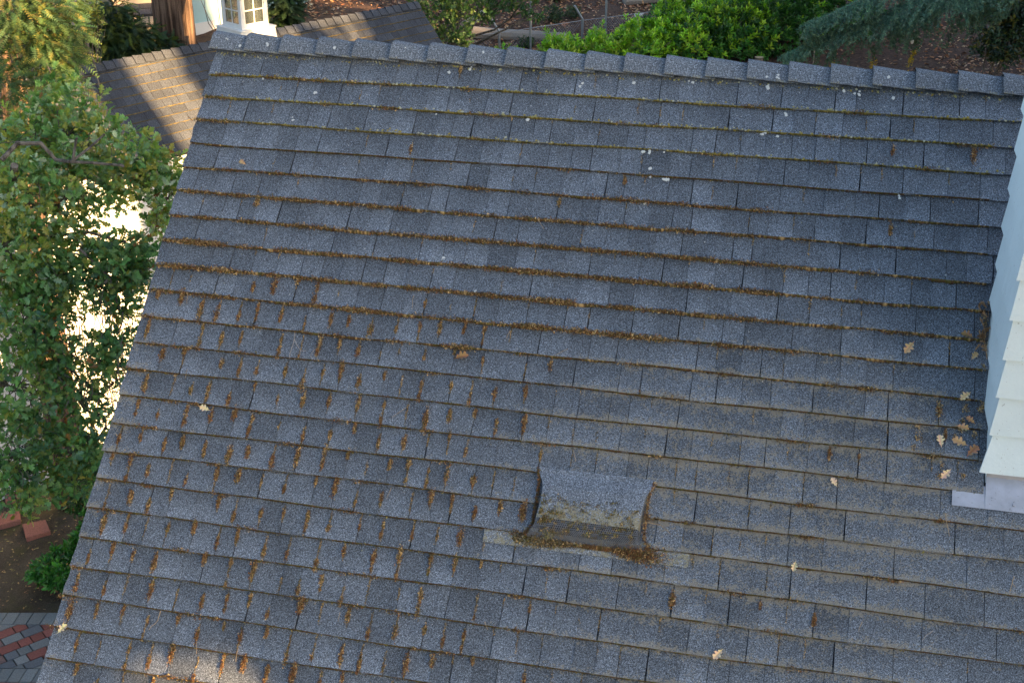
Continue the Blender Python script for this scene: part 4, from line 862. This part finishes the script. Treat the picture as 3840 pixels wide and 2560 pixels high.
for a, b in zip(cp, cp[1:]): m.box((a[0], a[1], tz(*a) - .1), (b[0] - a[0], b[1] - a[1], tz(*b) - tz(*a)), (-.05, .07, 0), (0, 0, .12), (.16, .165, .165, 1))
tag(m.build('garden_edging', 'twig', loc=(1.5, 25.2, 4.2)), 'grey low edging strip running behind the laurel hedge', 'edging')
m = MB(); m.tube([(2.45, 27.1, tz(2.45, 27.1) + .04), (2.62, 27.15, tz(2.6, 27.1) + .05)], .035, (.75, .74, .70, 1), 12); tag(m.build('pipe', 'twig', loc=(2.5, 27.1, 4.4)), 'short white piece of pipe lying on the brown slope', 'pipe')
m = MB(); m.tube([(5.30, 23.5, 4.0), (5.30, 23.5, 4.62)], .012, (.3, .25, .2, 1), 6); tag(m.build('garden_stake', 'twig', loc=(5.3, 23.5, 4)), 'thin brown garden stake below the cedar boughs', 'stake')
for x, y, s_, lb in ((.78, 26.7, .2, 'small dark bush on the slope left of the other one'), (1.2, 26.9, .15, 'small dark bush on the slope between the tall poles'), (1.5, 25.3, .12, 'little ivy plant at the foot of the middle tall pole'), (-1.1, 24.4, .16, 'low green seedling under the young oak'), (.25, 25.1, .13, 'low green seedling beside the leftmost tall pole'), (.9, 28.2, .2, 'sparse dark bush at the top edge between the poles'), (-3.0, 25.6, .15, 'small green plant in the leaf litter right of the conifer bush')):
    z = tz(x, y); bush('ground_plant', (x, y, z), lb, [(x, y, z + s_ * .8, s_), (x + s_ * .5, y, z + s_ * .6, s_ * .7)], [(.03, .07, .03), (.05, .1, .03)], .05, 3, 5, grp='small plants on the slope', r0=.006)
# leaf litter
lt = Leaves('laurel'); LC = [(.38, .21, .11), (.30, .15, .075), (.45, .29, .16), (.22, .11, .065), (.52, .38, .24)]
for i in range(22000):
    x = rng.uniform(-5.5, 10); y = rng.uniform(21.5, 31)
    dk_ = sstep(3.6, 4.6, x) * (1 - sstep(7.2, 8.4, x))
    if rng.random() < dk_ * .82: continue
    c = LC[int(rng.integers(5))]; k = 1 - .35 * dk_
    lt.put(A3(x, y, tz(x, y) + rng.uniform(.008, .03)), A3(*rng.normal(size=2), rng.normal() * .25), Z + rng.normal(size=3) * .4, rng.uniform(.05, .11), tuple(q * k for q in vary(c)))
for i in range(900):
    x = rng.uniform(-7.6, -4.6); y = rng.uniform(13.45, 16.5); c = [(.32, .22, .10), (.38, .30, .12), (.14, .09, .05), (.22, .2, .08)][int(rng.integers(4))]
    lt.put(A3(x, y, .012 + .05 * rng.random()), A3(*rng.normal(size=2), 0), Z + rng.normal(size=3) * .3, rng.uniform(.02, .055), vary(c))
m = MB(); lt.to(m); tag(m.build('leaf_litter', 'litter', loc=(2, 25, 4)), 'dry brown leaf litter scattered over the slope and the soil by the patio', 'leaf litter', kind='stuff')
# --- garden by the patio
for poly, lb in (([(-6.56, 15.25), (-6.28, 15.36), (-6.13, 15.08), (-6.40, 14.92)], 'red square stepping stone lying alone in the soil, nearest to the patio'), ([(-6.98, 15.5), (-6.72, 15.62), (-6.62, 15.36), (-6.86, 15.22)], 'red stepping stone at the left edge, half hidden by oak leaves'), ([(-7.1, 16.1), (-6.85, 16.2), (-6.7, 15.95), (-6.98, 15.82)], 'red stepping stone farthest back beneath the oak leaves')):
    m = MB(); c = np.mean(poly, 0); p = [(x, y, .07) for x, y in poly]; b = [(x, y, 0.) for x, y in poly]; t_ = [(c[0] + (x - c[0]) * .97, c[1] + (y - c[1]) * .97, .078) for x, y in poly]
    m.add(b + p + t_, [(0, 1, 5, 4), (1, 2, 6, 5), (2, 3, 7, 6), (3, 0, 4, 7), (4, 5, 9, 8), (5, 6, 10, 9), (6, 7, 11, 10), (7, 4, 8, 11), (8, 9, 10, 11)], (.30, .13, .10, 1)); tag(m.build('stepping_stone', 'paver', loc=(c[0], c[1], 0)), lb, 'stepping stone', 'red stepping stones')
GS = [(.05, .20, .03), (.07, .25, .035), (.04, .15, .03)]
bush('garden_shrub', (-5.1, 13.9, 0), 'bright green whorled shrub beside the roof edge above the patio, nearest the stepping stone', [(-5.25, 13.95, .62, .2), (-5.4, 14.0, .5, .16), (-5.1, 14.2, .8, .24), (-4.95, 13.8, .7, .2)], GS, .085, 2.2, 7, grp='patio shrubs')
bush('garden_shrub', (-5.55, 13.85, 0), 'low bright green shrub spreading over the soil left of the roof edge', [(-5.75, 13.85, .3, .16), (-5.55, 13.75, .32, .2), (-5.35, 13.7, .28, .17), (-5.6, 14.05, .35, .16), (-5.9, 13.9, .2, .09)], GS, .085, 2.2, 7, grp='patio shrubs')
bush('garden_shrub', (-5.25, 13.5, 0), 'small green shrub tucked against the roof edge just above the patio border', [(-5.25, 13.55, .2, .15), (-5.12, 13.6, .3, .15), (-5.3, 13.45, .12, .09)], GS, .08, 2.2, 7, grp='patio shrubs')
bush('garden_shrub', (-5.3, 14.9, 0), 'dark green tall shrub between the oak and the big roof', [(-5.3, 14.8, 1.0, .35), (-5.1, 14.6, 1.3, .3), (-5.5, 14.9, .7, .3), (-5.0, 14.6, .8, .3)], [(.025, .08, .02), (.04, .12, .03)], .08, 1.4, 6, grp='patio shrubs')

# ------------------------------------------------------------------ unseen trees added behind the viewpoint to shade the roof and pass beams
PP = A3(-SH.y, SH.x, 0); SHn = A3(SH.x, SH.y, 0)
if PP[0] < 0: PP = -PP
def shade_tree(p, t, r_, z0, z1, lb, dens=1., coref=.88, name='shade_caster_tree'):  # off-frame shadow caster in tree form, crown sized for the shade it throws
    b = SHn * t + PP * p; tr = empty(name, tuple(b), lb, 'tree', 'added shade trees behind the viewpoint'); m = MB(); limb(m, b, b + Z * z1, .2, .08, 0, 8); m.build('trunk', 'bark', tr, loc=b)
    m = MB()
    if coref:
        vs = []; n_ = 12; zs = np.linspace(z0, z1, 10)
        for i, z in enumerate(zs):
            for j in range(n_): q = 2 * math.pi * j / n_; rr = r_ * coref * (.85 if i == 0 else 1 if i < 7 else (9.6 - i) / 3.) * rng.uniform(.85, 1.1); vs.append(b + A3(rr * math.cos(q), rr * math.sin(q), z))
        m.add(vs, [(i * n_ + j, i * n_ + (j + 1) % n_, i * n_ + n_ + (j + 1) % n_, i * n_ + n_ + j) for i in range(9) for j in range(n_)] + [tuple(range(n_)), tuple(9 * n_ + j for j in range(n_))], (.03, .06, .02, 1))
    for _ in range(int(dens * 42 * r_ * (z1 - z0))):
        a = rng.uniform(0, 6.283); rr = r_ * (.5 + .5 * rng.random() ** .5); c = b + A3(rr * math.cos(a), rr * math.sin(a), rng.uniform(z0, z1)); e = rng.normal(size=(2, 3)) * .1; m.add([c, c + e[0] * 1.5, c + e[0] * 1.5 + e[1], c + e[1]], [(0, 1, 2, 3)], (.04, .08, .03, 1))
    if 5 < z0 and coref:
        for _ in range(int(120 * r_)):
            a = rng.uniform(0, 6.283); rr = r_ * rng.random() ** .5; c = b + A3(rr * math.cos(a), rr * math.sin(a), z0 - rng.random() ** 1.2 * .6); e = rng.normal(size=(2, 3)) * .06; m.add([c, c + e[0] * 1.5, c + e[0] * 1.5 + e[1], c + e[1]], [(0, 1, 2, 3)], (.04, .08, .03, 1))
    m.build('crown', 'needle', tr, loc=b)
TT = 11.
def zq(q): return (q + TT * math.sin(SUN_EL)) / math.cos(SUN_EL)
L_ = 'shade-casting cypress added in the row behind the viewpoint, outside the picture, number '
words = ['first', 'second', 'third', 'fourth', 'fifth', 'sixth', 'seventh', 'eighth', 'ninth', 'tenth', 'eleventh', 'twelfth', 'thirteenth', 'fourteenth', 'fifteenth', 'sixteenth']
shade_tree(8.55, TT, .95, 4, zq(12), 'Unseen sparse feathery tree added to cast thin shade, between the cypresses and the trunk behind the viewpoint', .75, 0)  # added out of view to thin the sun on the redwood sprays
spec = [(1.9, .8, zq(7.2), zq(13)), (2.8, .8, zq(7.17), zq(13)), (3.9, .8, 1, zq(13)), (4.8, .8, 1, zq(13)), (5.7, .8, 1, zq(13)), (6.6, .8, 1, zq(13)), (7.4, .8, 1, zq(12.5))]
for i, (p, r_, a, b) in enumerate(spec): shade_tree(p, TT, r_, a, b, words[i].capitalize() + ' of the unseen shade-casting cypresses added behind the viewpoint, counted from the left')
b = SHn * TT + PP * 11.76; tr = empty('shade_caster_trunk', tuple(b), 'unseen tall trunk with short dead stubs, added behind the viewpoint to cast a shade band', 'tree'); m = MB(); limb(m, b, b + Z * 17 - PP * .12, .34, .40, 0, 10)  # unseen trunk, placed and tapered to throw the dark band across the cottage roof
for _ in range(9): zz = rng.uniform(6, 16); limb(m, b + Z * zz, b + Z * (zz + .5) + A3(*rng.normal(size=2), 0) * .7, .05, .015, .1, 5)
m.build('trunk', 'bark', tr, loc=b); m = MB(); m.tube([b - Z * .1, b + Z * .5], [.6, .43], n=12); m.build('root_flare', 'bark', tr, loc=b)
for i, (p, r_, dn_, cr) in enumerate(((13.5, .76, 1, .92), (15.1, .9, 1.9, 0), (17.2, 1.2, 1, .8), (19.5, 1.3, 1, .8), (22., 1.75, 1, .9), (24.8, 1.75, 1, .9), (27.6, 1.75, 1, .9), (30.4, 1.75, 1, .9), (33.2, 1.75, 1, .9))):
    shade_tree(p, TT, r_, 1, zq(13.5), words[i + 7].capitalize() + ' of the unseen shade-casting trees added behind the viewpoint, counted from the left', dn_, cr)
